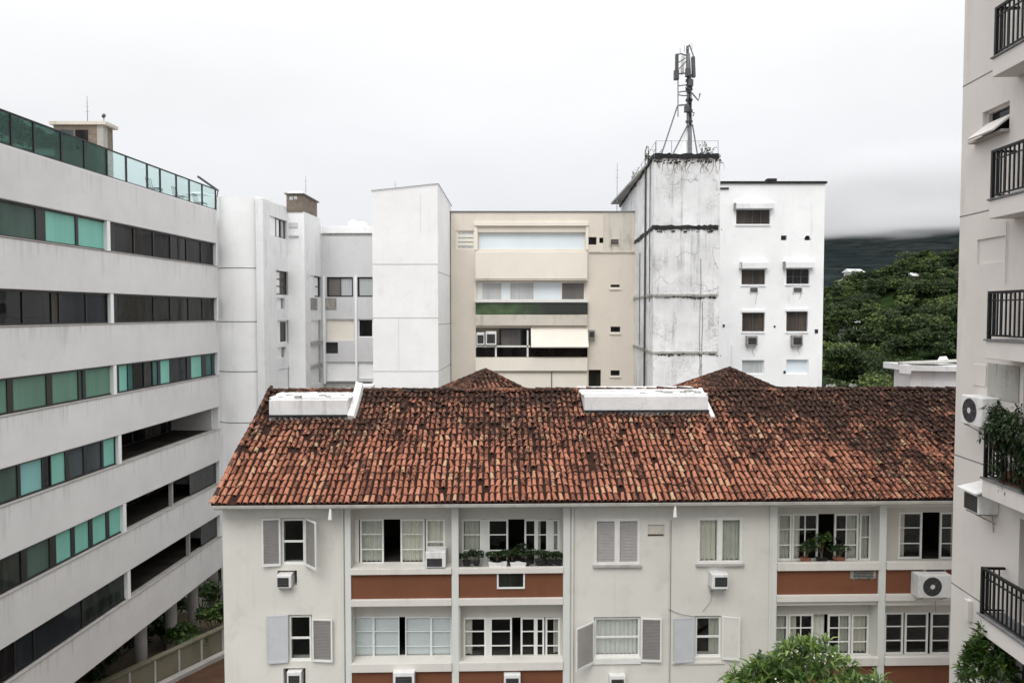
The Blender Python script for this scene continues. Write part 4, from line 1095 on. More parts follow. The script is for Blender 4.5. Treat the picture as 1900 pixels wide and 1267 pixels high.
tree_at(1650, 497, 190, 62, 'dark bushy tree just left of the dome-crowned tree', 13, lobes=10, per=380, leaf=.4, tbase=.32)
tree_at(1556, 582, 118, 86, 'light green rounded tree right beside the white building corner', 14, lobes=12, per=420, leaf=.30, mat='leaf_bright', tbase=.38)
tree_at(1760, 545, 150, 90, 'broad dark tree halfway up the slope next to the right-hand building', 15, lobes=12, per=420, leaf=.36, tbase=.3)
tree_at(1600, 655, 80, 120, 'low fine-leaved tree at the foot of the slope just above the tiled ridge', 16, lobes=12, per=460, leaf=.22, tbase=.46)
tree_at(1700, 590, 112, 120, 'wide mid-green tree in the middle of the slope', 17, lobes=14, per=460, leaf=.30, tbase=.42)
tree_at(1652, 590, 120, 80, 'rounded green tree in the middle of the slope left of the wide tree', 18, lobes=12, per=420, leaf=.30, tbase=.5)
tree_at(1755, 625, 92, 100, 'dark green tree low on the slope behind the ruined white roof', 19, lobes=12, per=440, leaf=.26, tbase=.34)
tree_at(1545, 660, 84, 70, 'olive green tree low on the slope at the foot of the white building', 20, lobes=10, per=420, leaf=.24, tbase=.4)
# the wood itself reads as one mass
rng = np.random.default_rng(5); VV, FF_, TT = [], [], []; off = 0
for i in range(270):
    az = math.radians(rng.uniform(17.5, 36)); r = 66 + 158 * rng.random() ** .8
    x, y = r * math.sin(az), r * math.cos(az); gz = ground_z(x, y)
    h = rng.uniform(4.0, 8.0); Rw = rng.uniform(2.4, 4.2)
    pxs = CX + FPX * math.tan(az)
    C, N_, S, T = crown(rng, (x, y, gz + h - Rw * .6), (Rw, Rw, Rw * .7), 8, 400, .10 + r * .0007, tvar=.25, tbase=rng.uniform(.15, .72))
    v, f, t_ = leaves(C, N_, S, T, rng); VV.append(v); FF_.append(f + off); TT.append(t_); off += len(v)
tag(link('hillside_wood', np.concatenate(VV), np.concatenate(FF_), np.concatenate(TT), M['leaf_far']), kind='stuff')
# pale houses among the trees
def house(px, py, D, w_, h_, dep, label, roof='whitedirty'):
    p = at(px, py, D); gz = ground_z(p.x, p.y) - .5; f = Fr((p.x, p.y), (1, .25), (.25, -1))
    t = thing('house', (p.x, p.y, gz), label, 'house', 'pale houses in the wood')
    z1 = p.z
    m = MB(); m.box(f, -w_ / 2, w_ / 2, gz, z1, -dep, 0); m.build('wall', M['white'], t)
    m = MB()
    for i in range(3):
        u = -w_ / 2 + w_ * (i + .5) / 3; m.box(f, u - w_ * .09, u + w_ * .09, z1 - h_ * .75, z1 - h_ * .3, .005, .04)
    m.build('window', M['blackpane'], t)
    m = MB(); e = .5; k = [f.P(-w_ / 2 - e, z1, e), f.P(w_ / 2 + e, z1, e), f.P(w_ / 2 + e, z1, -dep - e), f.P(-w_ / 2 - e, z1, -dep - e)]
    a_, b_ = f.P(-w_ / 2 - e, z1 + h_ * .4, -dep / 2), f.P(w_ / 2 + e, z1 + h_ * .4, -dep / 2)
    m.add(k + [a_, b_], [(0, 1, 5, 4), (2, 3, 4, 5), (0, 4, 3), (1, 2, 5), (0, 3, 2, 1)]); m.build('roof', M[roof], t)
house(1590, 505, 216, 4.0, 2.4, 3, 'pale house highest among the trees, right of the white building corner')
house(1592, 522, 196, 4.6, 1.8, 5, 'low pale house roof just below the highest house among the trees')
house(1697, 512, 176, 2.0, 2.2, 3, 'small white house by itself below the dome-crowned tree')
house(1581, 598, 108, 1.7, 1.3, 2, 'small white shed roof in the middle of the slope behind the light green tree')

tree_at(1578, 514, 202, 54, 'small round tree hiding the lower wall of the highest pale house', 21, lobes=9, per=380, leaf=.40, tbase=.4)
tree_at(1594, 533, 186, 52, 'light green tree in front of the low pale house', 22, lobes=9, per=380, leaf=.38, mat='leaf_bright', tbase=.4)
tree_at(1584, 607, 100, 60, 'dense dark tree hiding all but the roof of the small white shed', 23, lobes=10, per=420, leaf=.26, tbase=.3)

# ------------------------------------------------------------------ front building with the tiled roof
TA = .027
FB = Fr(at(950, HOR, 21), (1, TA), (TA, -1))
root = thing('tiled_roof_apartment_building', FB.P(0, 0), 'cream apartment building with a stained terracotta tile roof, brown panels and shuttered windows', 'building')
FRONT = root
R = lambda *r: FB.rect(*r)
OV = .5                                                   # eave overhang
ze = FB.uv(950, 932, OV)[1]
nr = -5.0; zr_ = FB.uv(950, 724, nr)[1]
SL = math.hypot(OV - nr, zr_ - ze); SC_, SS_ = (OV - nr) / SL, (zr_ - ze) / SL
uRL = FB.uv(388, 935, OV)[0]; uRR = FB.uv(1930, 930, OV)[0] + 4.5
uWL, uWR = FB.uv(413, 1000)[0], uRR - .3
BAYS = {
 'a': dict(r=(651, 940, 838, 1053), w=(963, 1047), segs=[(659, 666, 'g', None, 0), (668, 712, 'g', 'curtaingreen', 2), (716, 741, 'gap', None, 0), (743, 788, 'g', 'curtain', 2), (790, 826, 'g', 'curtain', 1)]),
 'b': dict(r=(851, 940, 1045, 1057), w=(963, 1050), segs=[(857, 894, 'g', 'curtaingreen', 2), (894, 905, 'p', None, 0), (905, 943, 'g', None, 2), (943, 973, 'gap', None, 0), (973, 995, 'g', None, 2), (995, 1017, 'g', 'half', 2), (1017, 1024, 'p', None, 0), (1024, 1038, 'g', 'curtaingreen', 2)]),
 'c': dict(r=(653, 1123, 840, 1229), w=(1144, 1226), segs=[(657, 693, 'g', 'panel', 2), (693, 741, 'g', 'panel', 2), (743, 751, 'gap', None, 0), (752, 800, 'g', 'panel', 2), (800, 838, 'g', 'panel', 2)]),
 'd': dict(r=(854, 1123, 1046, 1229), w=(1145, 1224), segs=[(860, 902, 'g', 'half', 2), (902, 909, 'p', None, 0), (909, 950, 'g', None, 2), (953, 965, 'gap', None, 0), (966, 994, 'g', None, 2), (994, 1010, 'g', None, 2), (1012, 1039, 'g', 'half2', 2)]),
 'e': dict(r=(1442, 940, 1632, 1052), w=(953, 1040), segs=[(1443, 1469, 'g', 'curtaingreen', 2), (1470, 1518, 'g', 'half', 2), (1519, 1547, 'gap', None, 0), (1548, 1593, 'g', 'half2', 2), (1595, 1616, 'g', 'curtaingreen', 1)]),
 'f': dict(r=(1645, 940, 1830, 1050), w=(950, 1037), segs=[(1667, 1711, 'g', 'half', 2), (1713, 1743, 'gap', None, 0), (1744, 1790, 'g', 'half2', 2)]),
 'g': dict(r=(1437, 1122, 1628, 1226), w=(1139, 1216), segs=[(1437, 1462, 'g', 'curtaingreen', 2), (1463, 1509, 'g', 'half', 2), (1510, 1535, 'gap', 'c', 0), (1536, 1578, 'g', 'half2', 2), (1580, 1612, 'g', 'curtain', 2)]),
 'h': dict(r=(1640, 1122, 1825, 1226), w=(1136, 1214), segs=[(1641, 1676, 'g', None, 2), (1679, 1722, 'g', None, 2), (1727, 1765, 'g', None, 2), (1767, 1800, 'g', None, 2)]),
}
WIN = {'w1': (522, 961, 567, 1047), 'w2': (536, 1140, 579, 1226), 'w3': (1103, 962, 1187, 1047), 'w4': (1294, 960, 1377, 1045), 'w5': (1102, 1144, 1188, 1219), 'w6': (1289, 1142, 1338, 1219),
       'v1': (515, 1058, 551, 1087), 'v2': (526, 1239, 567, 1285), 'v3': (1202, 973, 1233, 996), 'v4': (1578, 1051, 1627, 1075)}
RC = .42
holes = [R(*b['r']) for b in BAYS.values()] + [R(*r) for r in WIN.values()]
m = MB(); m.wall(FB, uWL, uWR, 0, ze - .03, holes, RC, 0, 11.0, back=False); m.build('wall', M['facade'], root)
m = MB(); m.box(FB, uWL, uWR, 0, ze - .03, -11.2, -11.0); m.build('back_wall', M['facade'], root)
m = MB(); m.box(FB, uWL + .02, uWR - .02, 0, ze - .2, -9, -4.2); m.build('core', M['room'], root)
# gable ends
m = MB()
for u in (uWL, uWR):
    m.add([FB.P(u, ze - .03, .0), FB.P(u, ze - .03, -10), FB.P(u, zr_ - .1, nr)], [(0, 1, 2)])
m.build('gable', M['facade'], root)
def room(rect, n0, dep, mat='room'):
    u0, u1, z0, z1 = rect; m = MB()
    P = FB.P
    m.quad(P(u0, z0, n0 - dep), P(u1, z0, n0 - dep), P(u1, z1, n0 - dep), P(u0, z1, n0 - dep))
    for (a, b) in (((u0, z0), (u1, z0)), ((u1, z0), (u1, z1)), ((u1, z1), (u0, z1)), ((u0, z1), (u0, z0))):
        m.quad(P(*a, n0), P(*b, n0), P(*b, n0 - dep), P(*a, n0 - dep))
    return m.build('interior', M[mat], root)
def sash(x0, y0, x1, y1, n, rows=2, cols=1, fw=.055, bar=.028, frame='whitepaint', pane='glass', parent=None, depth=.05, curt=None, seed=0, dual=False):
    u0, u1, z0, z1 = FB.rect(x0, y0, x1, y1, n); m = MB()
    m.box(FB, u0, u0 + fw, z0, z1, n - depth, n); m.box(FB, u1 - fw, u1, z0, z1, n - depth, n)
    m.box(FB, u0 + fw, u1 - fw, z0, z0 + fw * 1.2, n - depth, n); m.box(FB, u0 + fw, u1 - fw, z1 - fw, z1, n - depth, n)
    for q in range(rows):
        zz = z0 + (z1 - z0) * (q + 1) / (rows + 1); m.box(FB, u0 + fw, u1 - fw, zz - bar / 2, zz + bar / 2, n - depth + .01, n - .006)
    for q in range(1, cols):
        uu = u0 + (u1 - u0) * q / cols; m.box(FB, uu - bar / 2, uu + bar / 2, z0 + fw, z1 - fw, n - depth + .012, n - .008)
    o = m.build('window', M[frame], root if parent is None else parent, bevel=.004)
    if pane:
        m = MB(); m.box(FB, u0 + fw, u1 - fw, z0 + fw, z1 - fw, n - depth * .6 - .004, n - depth * .6); m.build('pane', M[pane], o)
    if curt in ('curtain', 'curtaingreen', 'curtainwhite'):
        curtain(FB, o, u0 + .02, u1 - .02, z0 + .03, z1 - .02, n - .16, curt, seed=seed)
    elif curt == 'half': curtain(FB, o, u0 + .02, u0 + (u1 - u0) * .38, z0 + .03, z1 - .02, n - .16, 'curtain', seed=seed)
    elif curt == 'half2': curtain(FB, o, u0 + (u1 - u0) * .58, u1 - .02, z0 + .03, z1 - .02, n - .16, 'curtaingreen', seed=seed)
    elif curt == 'panel':
        m = MB(); m.box(FB, u0 + fw, u1 - fw, z0 + fw, z1 - fw, n - .10, n - .08); m.build('blind', M['bluegrey_light'], o)
    return o
M['bluegrey_light'] = solid('pale_blue_blind', (.78, .82, .84), .8, .03, 2)
sd = 0
for key, b in BAYS.items():
    x0, y0, x1, y1 = b['r']; wy0, wy1 = b['w']; u0, u1, z0, z1 = R(*b['r'])
    a0, a1 = b['segs'][0][0], b['segs'][-1][1]
    hole = FB.rect(a0, wy0, a1, wy1, -RC); hole = (max(hole[0], u0 + .02), min(hole[1], u1 - .02), max(hole[2], z0 + .02), hole[3])
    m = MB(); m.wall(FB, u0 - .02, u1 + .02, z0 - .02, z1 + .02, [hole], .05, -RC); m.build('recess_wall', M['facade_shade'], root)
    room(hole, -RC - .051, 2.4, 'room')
    for (s0, s1, typ, c, rows) in b['segs']:
        sd += 1
        if typ == 'g':
            sash(s0, wy0, s1, wy1, -RC + (.012 if s1 - s0 > 30 else -.008), rows, 2 if (c in ('half', 'half2') and s1 - s0 > 35 and key in 'eg') else 1, curt=c, seed=sd, frame='palepaint' if key == 'c' else 'whitepaint',
                 fw=.035 if key == 'c' else .055, bar=.014 if key == 'c' else .03)
        elif typ == 'p':
            q = FB.rect(s0, wy0, s1, wy1, -RC); m = MB(); m.box(FB, q[0], q[1], q[2], q[3], -RC - .06, -RC + .03); m.build('pier', M['pier'], root)
        elif typ == 'gap' and c == 'c':
            q = FB.rect(s0, wy0, s1, wy1, -RC); curtain(FB, root, q[0], q[1], q[2], q[3], -RC - .2, 'curtaingreen', seed=sd)
# piers, slab edges, brown panels
for xa, xb, n1 in ((640, 651, .07), (838, 851, .07), (1045, 1058, .07), (1432, 1442, .07), (1631, 1644, .07)):
    u0, _, _, _ = FB.rect(xa, 1050, xb, 1060, n1); u1 = FB.rect(xa, 1050, xb, 1060, n1)[1]
    m = MB(); m.box(FB, u0, u1, 0, ze - .035, .001, n1); m.build('pier', M['pier'], root, bevel=.008)
segx = [(651, 838), (851, 1045), (1442, 1631), (1644, 1850)]
for xa, xb in segx:
    u0, u1 = FB.rect(xa, 1050, xb, 1060, .06)[:2]
    for ya, yb, nm, mk, n0, n1 in ((1053 if xa < 1400 else 1049, 1064, 'slab_edge', 'slab', -.4, .13), (1110, 1122.5, 'slab_edge', 'slab', -.4, .10), (1228, 1244, 'slab_edge', 'slab', -.4, .13), (1290, 1303, 'slab_edge', 'slab', -.4, .10)):
        zA_, zB_ = FB.uv(950, yb, n1)[1], FB.uv(950, ya, n1)[1]
        m = MB(); m.box(FB, u0 + .002, u1 - .002, zA_, zB_, .0015, n1); m.build(nm, M[mk], root, bevel=.012)
    for ya, yb in ((1064, 1110), (1244, 1290)):
        zA_, zB_ = FB.uv(950, yb, .01)[1], FB.uv(950, ya, .01)[1]
        m = MB(); m.box(FB, u0 + .002, u1 - .002, zA_ - .03, zB_ + .03, .0012, .016); m.build('spandrel_panel', M['brownpanel'], root)
zsill = FB.uv(950, 1053, .1)[1]
# windows in the plain wall
def shutter(win_, u_h, z0, z1, wd, ang, side, n0=.02, slats=True, mat='whitepaint', pan='greyblind'):
    ca, sa = math.cos(math.radians(ang)), math.sin(math.radians(ang))
    def P(a, z, h): return FB.P(u_h + side * (a * ca - h * sa), z, n0 + a * sa + h * ca)
    def bx(m, a0, a1, q0, q1, h0, h1): m.hexa([P(a0, q0, h0), P(a1, q0, h0), P(a1, q0, h1), P(a0, q0, h1), P(a0, q1, h0), P(a1, q1, h0), P(a1, q1, h1), P(a0, q1, h1)])
    f = .05; m = MB()
    bx(m, 0, f, z0, z1, 0, .035); bx(m, wd - f, wd, z0, z1, 0, .035); bx(m, f, wd - f, z0, z0 + f * 1.3, 0, .035); bx(m, f, wd - f, z1 - f, z1, 0, .035)
    o = m.build('shutter', M[mat], win_, bevel=.004)
    m = MB()
    if slats:
        k = int((z1 - z0 - 2.3 * f) / .042)
        for i in range(k):
            zz = z0 + f * 1.3 + (z1 - z0 - 2.3 * f) * (i + .5) / k
            m.hexa([P(f, zz - .022, .006), P(wd - f, zz - .022, .006), P(wd - f, zz - .016, .006), P(f, zz - .016, .006), P(f, zz + .016, .026), P(wd - f, zz + .016, .026), P(wd - f, zz + .022, .026), P(f, zz + .022, .026)])
    else: bx(m, f, wd - f, z0 + f * 1.3, z1 - f, .008, .028)
    return m.build('slat' if slats else 'shutter_panel', M[pan], win_)
def open_win(key, bar_rows, pane, room_mat, curt=None, frame='whitepaint', n=-.06, cols=1):
    r = WIN[key]; o = sash(r[0] + 1, r[1] + 1, r[2] - 1, r[3] - 1, n, bar_rows, cols, frame=frame, pane=pane, curt=curt, bar=.06, seed=len(key) + r[0])
    room(R(*r), -RC + .01, 1.8, room_mat); return o
PX = lambda x, y, n=0: FB.uv(x, y, n)
o = open_win('w1', 1, 'glass', 'room'); u0, u1, z0, z1 = R(*WIN['w1'])
shutter(o, u0 - .01, z0 - .02, z1 + .02, .52, 7, -1); shutter(o, u1 + .01, z0 - .02, z1 + .02, .62, 48, 1)
o = open_win('w2', 1, 'glass', 'room'); u0, u1, z0, z1 = R(*WIN['w2'])
shutter(o, u0 - .01, z0 - .02, z1 + .02, .60, 6, -1, slats=False, pan='bluegrey', mat='bluegrey'); shutter(o, u1 + .01, z0, z1 - .1, .60, 6, 1)
for key, k in (('w3', 0), ('w4', 1)):
    r = WIN[key]; xm = (r[0] + r[2]) / 2
    u0, u1, z0, z1 = R(*r); um_ = (u0 + u1) / 2
    m = MB(); f = .07
    m.box(FB, u0, u0 + f, z0, z1, -.12, .02); m.box(FB, u1 - f, u1, z0, z1, -.12, .02); m.box(FB, um_ - .075, um_ + .075, z0 + f, z1 - f, -.12, .015)
    m.box(FB, u0 + f, u1 - f, z0, z0 + f, -.12, .02); m.box(FB, u0 + f, u1 - f, z1 - f, z1, -.12, .02)
    o = m.build('window', M['whitepaint'], root, bevel=.005)
    for a, b_ in ((u0 + f, um_ - .075), (um_ + .075, u1 - f)):
        if k == 0:
            m = MB(); q = int((z1 - z0 - 2 * f) / .042)
            for i in range(q):
                zz = z0 + f + (z1 - z0 - 2 * f) * (i + .5) / q
                m.hexa([FB.P(a, zz - .022, -.03), FB.P(b_, zz - .022, -.03), FB.P(b_, zz - .016, -.03), FB.P(a, zz - .016, -.03), FB.P(a, zz + .016, -.055), FB.P(b_, zz + .016, -.055), FB.P(b_, zz + .022, -.055), FB.P(a, zz + .022, -.055)])
            m.build('slat', M['greyblind'], o)
            m = MB(); m.box(FB, a, b_, z0 + f, z1 - f, -.075, -.065); m.build('shutter_panel', M['greyblind'], o)
        else:
            m = MB(); m.box(FB, a, b_, z0 + f, z1 - f, -.06, -.055); m.build('pane', M['glass'], o)
            curtain(FB, o, a, b_, z0 + f, z1 - f, -.16, 'curtain' if a < um_ else 'curtaingreen', seed=int(a * 10))
    m = MB(); m.box(FB, u0 - .05, u1 + .05, z0 - .05, z0 - .001, .001, .10); m.build('sill', M['sill'], o)
    if k: room(R(*r), -RC + .01, 1.5, 'roommid')
o = open_win('w5', 1, 'glass', 'roommid', 'curtainwhite'); u0, u1, z0, z1 = R(*WIN['w5'])
shutter(o, u0 - .01, z0 - .15, z1 - .1, .78, 42, -1); shutter(o, u1 + .01, z0 - .12, z1 - .02, .60, 5, 1)
m = MB(); m.box(FB, u0 - .01, u1 + .01, z0 - .18, z0 - .001, .001, .05); m.build('sill', M['whitepaint'], o, bevel=.006)
o = open_win('w6', 1, 'glass', 'room', 'half2'); u0, u1, z0, z1 = R(*WIN['w6'])
shutter(o, u0 - .01, z0 - .12, z1 - .02, .62, 5, -1, slats=False, pan='bluegrey', mat='bluegrey'); shutter(o, u1 + .01, z0 - .05, z1 + .0, .52, 10, 1, slats=False, pan='facade', mat='whitepaint')
m = MB(); m.box(FB, u0 - .66, u1 + .1, z0 - .18, z0 - .122, .001, .04); m.build('sill', M['slab'], o)
for key, k in (('v1', 'grille'), ('v2', 'grille'), ('v4', 'grille')):
    u0, u1, z0, z1 = R(*WIN[key]); m = MB(); m.box(FB, u0, u1, z0, z1, -.36, -.30); m.build('niche_back', M[k], root)
u0, u1, z0, z1 = R(*WIN['v3']); m = MB(); m.box(FB, u0, u1, z0 + .07, z1, -.12, -.05); o = m.build('vent_window', M['beigedirty'], root)
m = MB(); m.box(FB, u0, u1, z0, z0 + .069, -.3, -.2); m.build('pane', M['grille'], o)
# framed hatch in the brown panel
u0, u1, z0, z1 = FB.rect(922, 1064, 974, 1092, .05)
m = MB(); f = .05
m.box(FB, u0, u0 + f, z0, z1, .017, .06); m.box(FB, u1 - f, u1, z0, z1, .017, .06); m.box(FB, u0 + f, u1 - f, z0, z0 + f, .017, .06)
o = m.build('hatch', M['whitepaint'], root, bevel=.005)
m = MB(); m.box(FB, u0 + f, u1 - f, z0 + f, z1 - .001, .018, .03); m.build('pane', M['olivepane'], o)
# rain pipes and cables on the facade
m = MB(); u = PX(1238.5, 1100)[0]; m.box(FB, u - .035, u + .035, 0, PX(1238, 970)[1], .001, .03); m.build('cable_duct', M['facade'], root, bevel=.008)
m = MB(); u = PX(1244, 1100)[0]; m.tube([FB.P(u, 0, .012), FB.P(u, PX(1244, 965)[1], .012)], .008, 5)
m.tube([FB.P(*PX(1236, 1128), .02), FB.P(*PX(1262, 1138), .05), FB.P(*PX(1290, 1143), .03)], .007, 5); m.build('cable', M['darkgrey'], root)
for x in (637, 1062, 1428):
    u = PX(x, 1100)[0]; m = MB(); m.tube([FB.P(u, 0, .045), FB.P(u, ze - .1, .045)], .04, 8); m.build('downpipe', M['facade'], root)
# gutter along the eave with two short white spouts
m = MB()
gp = [(OV - .02, ze - .10), (OV + .09, ze - .10), (OV + .11, ze - .015), (OV + .085, ze - .015), (OV + .07, ze - .07), (OV - .02, ze - .07)]
k = len(gp); vs = [FB.P(uRL + .1, z, n) for n, z in gp] + [FB.P(uRR, z, n) for n, z in gp]
m.add(vs, [(i, (i + 1) % k, k + (i + 1) % k, k + i) for i in range(k)] + [tuple(range(k)), tuple(range(k, 2 * k))]); m.build('gutter', M['gutter'], root)
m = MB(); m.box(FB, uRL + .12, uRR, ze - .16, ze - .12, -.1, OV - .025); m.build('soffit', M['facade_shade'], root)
for x in (614, 1252):
    u = PX(x, 945, OV)[0]; m = MB(); m.tube([FB.P(u, ze - .10, OV + .05), FB.P(u - .005, ze - .22, OV + .06), FB.P(u - .01, ze - .42, OV + .07)], [.025, .04, .062], 8); m.build('gutter_spout', M['whitemetal'], root)

# ---- tiled roof: every cover tile is a half barrel laid over a dark bed
def tiles(mb, P, u0, u1, L_, pitch, expo, rg, inside=None, wild=0.0, w=.118, hgt=.056):
    """P(u, s, h) -> point; u across, s up the slope, h above it"""
    nc = int((u1 - u0) / pitch); nrw = int(math.ceil(L_ / expo))
    colt = [rg.gauss(0, .10) for _ in range(nc)]
    ARC = [(-1, 0), (-.72, .66), (0, 1), (.72, .66), (1, 0)]
    for i in range(nc):
        uc = u0 + (i + .5) * pitch; du0 = rg.gauss(0, .006)
        ph = rg.uniform(-.03, .03)
        for j in range(nrw):
            s0 = j * expo + ph * (j > 0); s1 = min(s0 + expo + .055, L_)
            if s1 - s0 < .08: continue
            if inside and not inside(uc, (s0 + s1) / 2): continue
            wl = wild * (s0 / L_)
            if rg.random() < .012 + .05 * wl: continue
            dr = rg.gauss(0, .010 + .03 * wl); du = du0 + rg.gauss(0, .005 + .014 * wl); ds = rg.gauss(0, .012 + .03 * wl)
            ww = w / 2 * rg.uniform(.88, 1.12); hh = hgt * rg.uniform(.85, 1.12); lift = .022 + rg.uniform(0, .012 + .03 * wl)
            t = min(1, max(.12, .5 + colt[i] + rg.gauss(0, .19)))
            if rg.random() < .05: t = rg.uniform(.9, 1)
            A = [P(uc + du - dr + a * ww * 1.06, s0 + ds, b * hh + lift + .004) for a, b in ARC]
            B = [P(uc + du + dr + a * ww * .86, s1 + ds, b * hh * .86 + .004) for a, b in ARC]
            A2 = [P(uc + du - dr + a * ww * .84, s0 + ds, b * hh * .72 + lift + .003) for a, b in ARC]
            A3 = [P(uc + du - dr + a * ww * .84, s0 + ds + .10, b * hh * .72 + lift * .6 + .003) for a, b in ARC]
            b_ = len(mb.v); mb.v.extend([tuple(x) for x in A + B + A2 + A3])
            for q in range(4):
                mb.f.append((b_ + q, b_ + q + 1, b_ + 5 + q + 1, b_ + 5 + q)); mb.t.append(t)
                mb.f.append((b_ + q, b_ + 10 + q, b_ + 10 + q + 1, b_ + q + 1)); mb.t.append(.06)  # lip and underside near black: soot plus the overlap's shadow line as colour
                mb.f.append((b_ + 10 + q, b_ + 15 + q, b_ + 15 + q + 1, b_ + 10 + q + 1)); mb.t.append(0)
    return mb
def RP(u, s, h): return FB.P(u, ze + s * SS_ + h * SC_, OV - s * SC_ + h * SS_)
def RPb(u, s, h): return FB.P(u, ze + s * SS_ + h * SC_, nr - (SL - s) * SC_ - h * SS_)
rg = random.Random(4)
# sagging, uneven surface
def sag(u, s): return .06 * mnoise.noise(Vector((u * .45, s * .6, 3))) + .022 * mnoise.noise(Vector((u * 1.7, s * 1.9, 7)))
RPs = lambda u, s, h: RP(u, s, h + sag(u, s))
m = MB()
NU, NS = 90, 14
for i in range(NU):
    for j in range(NS):
        a, b_ = uRL + .05 + (uRR - uRL - .05) * i / NU, uRL + .05 + (uRR - uRL - .05) * (i + 1) / NU
        c, d = SL * j / NS, SL * (j + 1) / NS
        m.quad(RPs(a, c, -.012), RPs(b_, c, -.012), RPs(b_, d, -.012), RPs(a, d, -.012))
m.quad(RP(uRL + .05, 0, -.09), RP(uRR, 0, -.09), RP(uRR, SL, -.09), RP(uRL + .05, SL, -.09))
m.quad(RP(uRL + .05, 0, -.09), RP(uRL + .05, 0, .0), RP(uRL + .05, SL, .0), RP(uRL + .05, SL, -.09))
m.quad(RP(uRL + .05, 0, -.09), RP(uRR, 0, -.09), RP(uRR, 0, .0), RP(uRL + .05, 0, 0))
roof = m.build('roof', M['tilebed'], root)
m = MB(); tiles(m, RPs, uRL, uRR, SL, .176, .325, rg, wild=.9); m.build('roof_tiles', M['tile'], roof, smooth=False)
m = MB(); tiles(m, RPb, uRL, uRR, SL, .176, .325, rg, wild=.6)
for i in (0,): m.quad(RPb(uRL, 0, -.012), RPb(uRR, 0, -.012), RPb(uRR, SL, -.012), RPb(uRL, SL, -.012))
m.build('rear_roof_tiles', M['tile'], roof)
m = MB(); u = uRL
while u < uRR:
    L_ = .36; zz = zr_ + rg.gauss(0, .01); t = min(1, max(0, rg.gauss(.45, .2)))
    pa, pb = FB.P(u, zz + .03, nr), FB.P(u + L_ + .05, zz + .015, nr + rg.gauss(0, .012))
    vs = []
    for p, q in ((pa, 1.1), (pb, .92)):
        for k in range(7):
            an = math.pi * k / 6; vs.append(p + FB.N * (.12 * q * math.cos(an)) + Vector((0, 0, .09 * q * math.sin(an) - .02)))
    m.add(vs, [(k, k + 1, 8 + k, 7 + k) for k in range(6)], t); u += L_
m.build('ridge_tiles', M['tile'], roof)
m = MB()
s = 0
while s < SL - .05:
    t = rg.random(); a = [(-.07, 0), (-.06, .05), (0, .075), (.06, .05), (.07, 0)]
    b_ = [RPs(uRL + .06 + x, s, y + .03) for x, y in a] + [RPs(uRL + .06 + x * .85, s + .38, y * .85 + .02) for x, y in a]
    m.add(b_, [(k, k + 1, 6 + k, 5 + k) for k in range(4)], t); s += .33
m.build('verge_tiles', M['tile'], roof)
# white concrete boxes let into the slope below the ridge
def rbox(x0, x1, ytop, ybot, nfront, nback, label):
    u0, u1, z0, z1 = FB.rect(x0, ytop, x1, ybot, nfront)
    t = thing('rooftop_box', FB.P((u0 + u1) / 2, z0, nfront), label, 'roof upstand', 'white concrete boxes on the tiled roof')
    m = MB(); m.box(FB, u0, u1, z0 - .5, z1, nback, nfront); m.build('wall', M['tank'], t, bevel=.02)
    m = MB(); m.box(FB, u0 - .06, u1 + .06, z1 + .001, z1 + .06, nback - .05, nfront - .25); m.box(FB, u0 - .03, u1 + .03, z1 + .061, z1 + .10, nback, nfront - .9); m.build('coping', M['tank'], t, bevel=.015)
    m = MB(); m.box(FB, u0 - .02, u1 + .02, z0 - .03, z0 + .03, nfront + .001, nfront + .10); m.build('flashing', M['tar'], t)
    r_ = random.Random(int(x0)); m = MB()
    for k in range(26):
        uu = r_.uniform(u0 + .1, u1 - .2); nn = r_.uniform(nback + .1, nfront - .3); s_ = r_.uniform(.03, .12)
        m.box(FB, uu, uu + s_ * 2.5, z1 + .06, z1 + .07 + s_ * .4, nn, nn + s_)
    tag(m.build('debris', M['oldconc'], t), kind='stuff'); return t, (u0, u1, z0, z1)
t, q = rbox(1085, 1314, 735, 762, -3.55, -5.9, 'long white concrete box near the ridge, right of centre on the tiled roof')
m = MB(); m.hexa([RP(q[1] + .0, (OV + 3.55) / SC_ - .35, 0), RP(q[1] + .13, (OV + 3.55) / SC_ - .35, 0), RP(q[1] + .13, SL - .2, 0), RP(q[1] + .0, SL - .2, 0), RP(q[1] + .0, (OV + 3.55) / SC_ - .35, .14), RP(q[1] + .13, (OV + 3.55) / SC_ - .35, .14), RP(q[1] + .13, SL - .2, .2), RP(q[1], SL - .2, .2)]); m.build('side_curb', M['tank'], t, bevel=.01)
t, q = rbox(499, 645, 742, 771, -3.35, -6.2, 'white concrete box at the far left end of the tiled roof ridge')
a = q[1]; s0, s1 = (OV + 3.35) / SC_ - .05, SL - .02
m = MB(); m.hexa([RP(a + .01, s0, 0), RP(a + .26, s0, 0), RP(a + .26, s1, 0), RP(a + .01, s1, 0), RP(a + .01, s0, .20), RP(a + .22, s0, .16), RP(a + .24, s1, .34), RP(a + .01, s1, .38)]); m.build('side_curb', M['tank'], t, bevel=.015)
m = MB(); m.box(FB, a - .1, a + .5, zr_ - .25, zr_ + .16, nr - .9, nr - .25); m.build('block', M['tank'], t, bevel=.03)
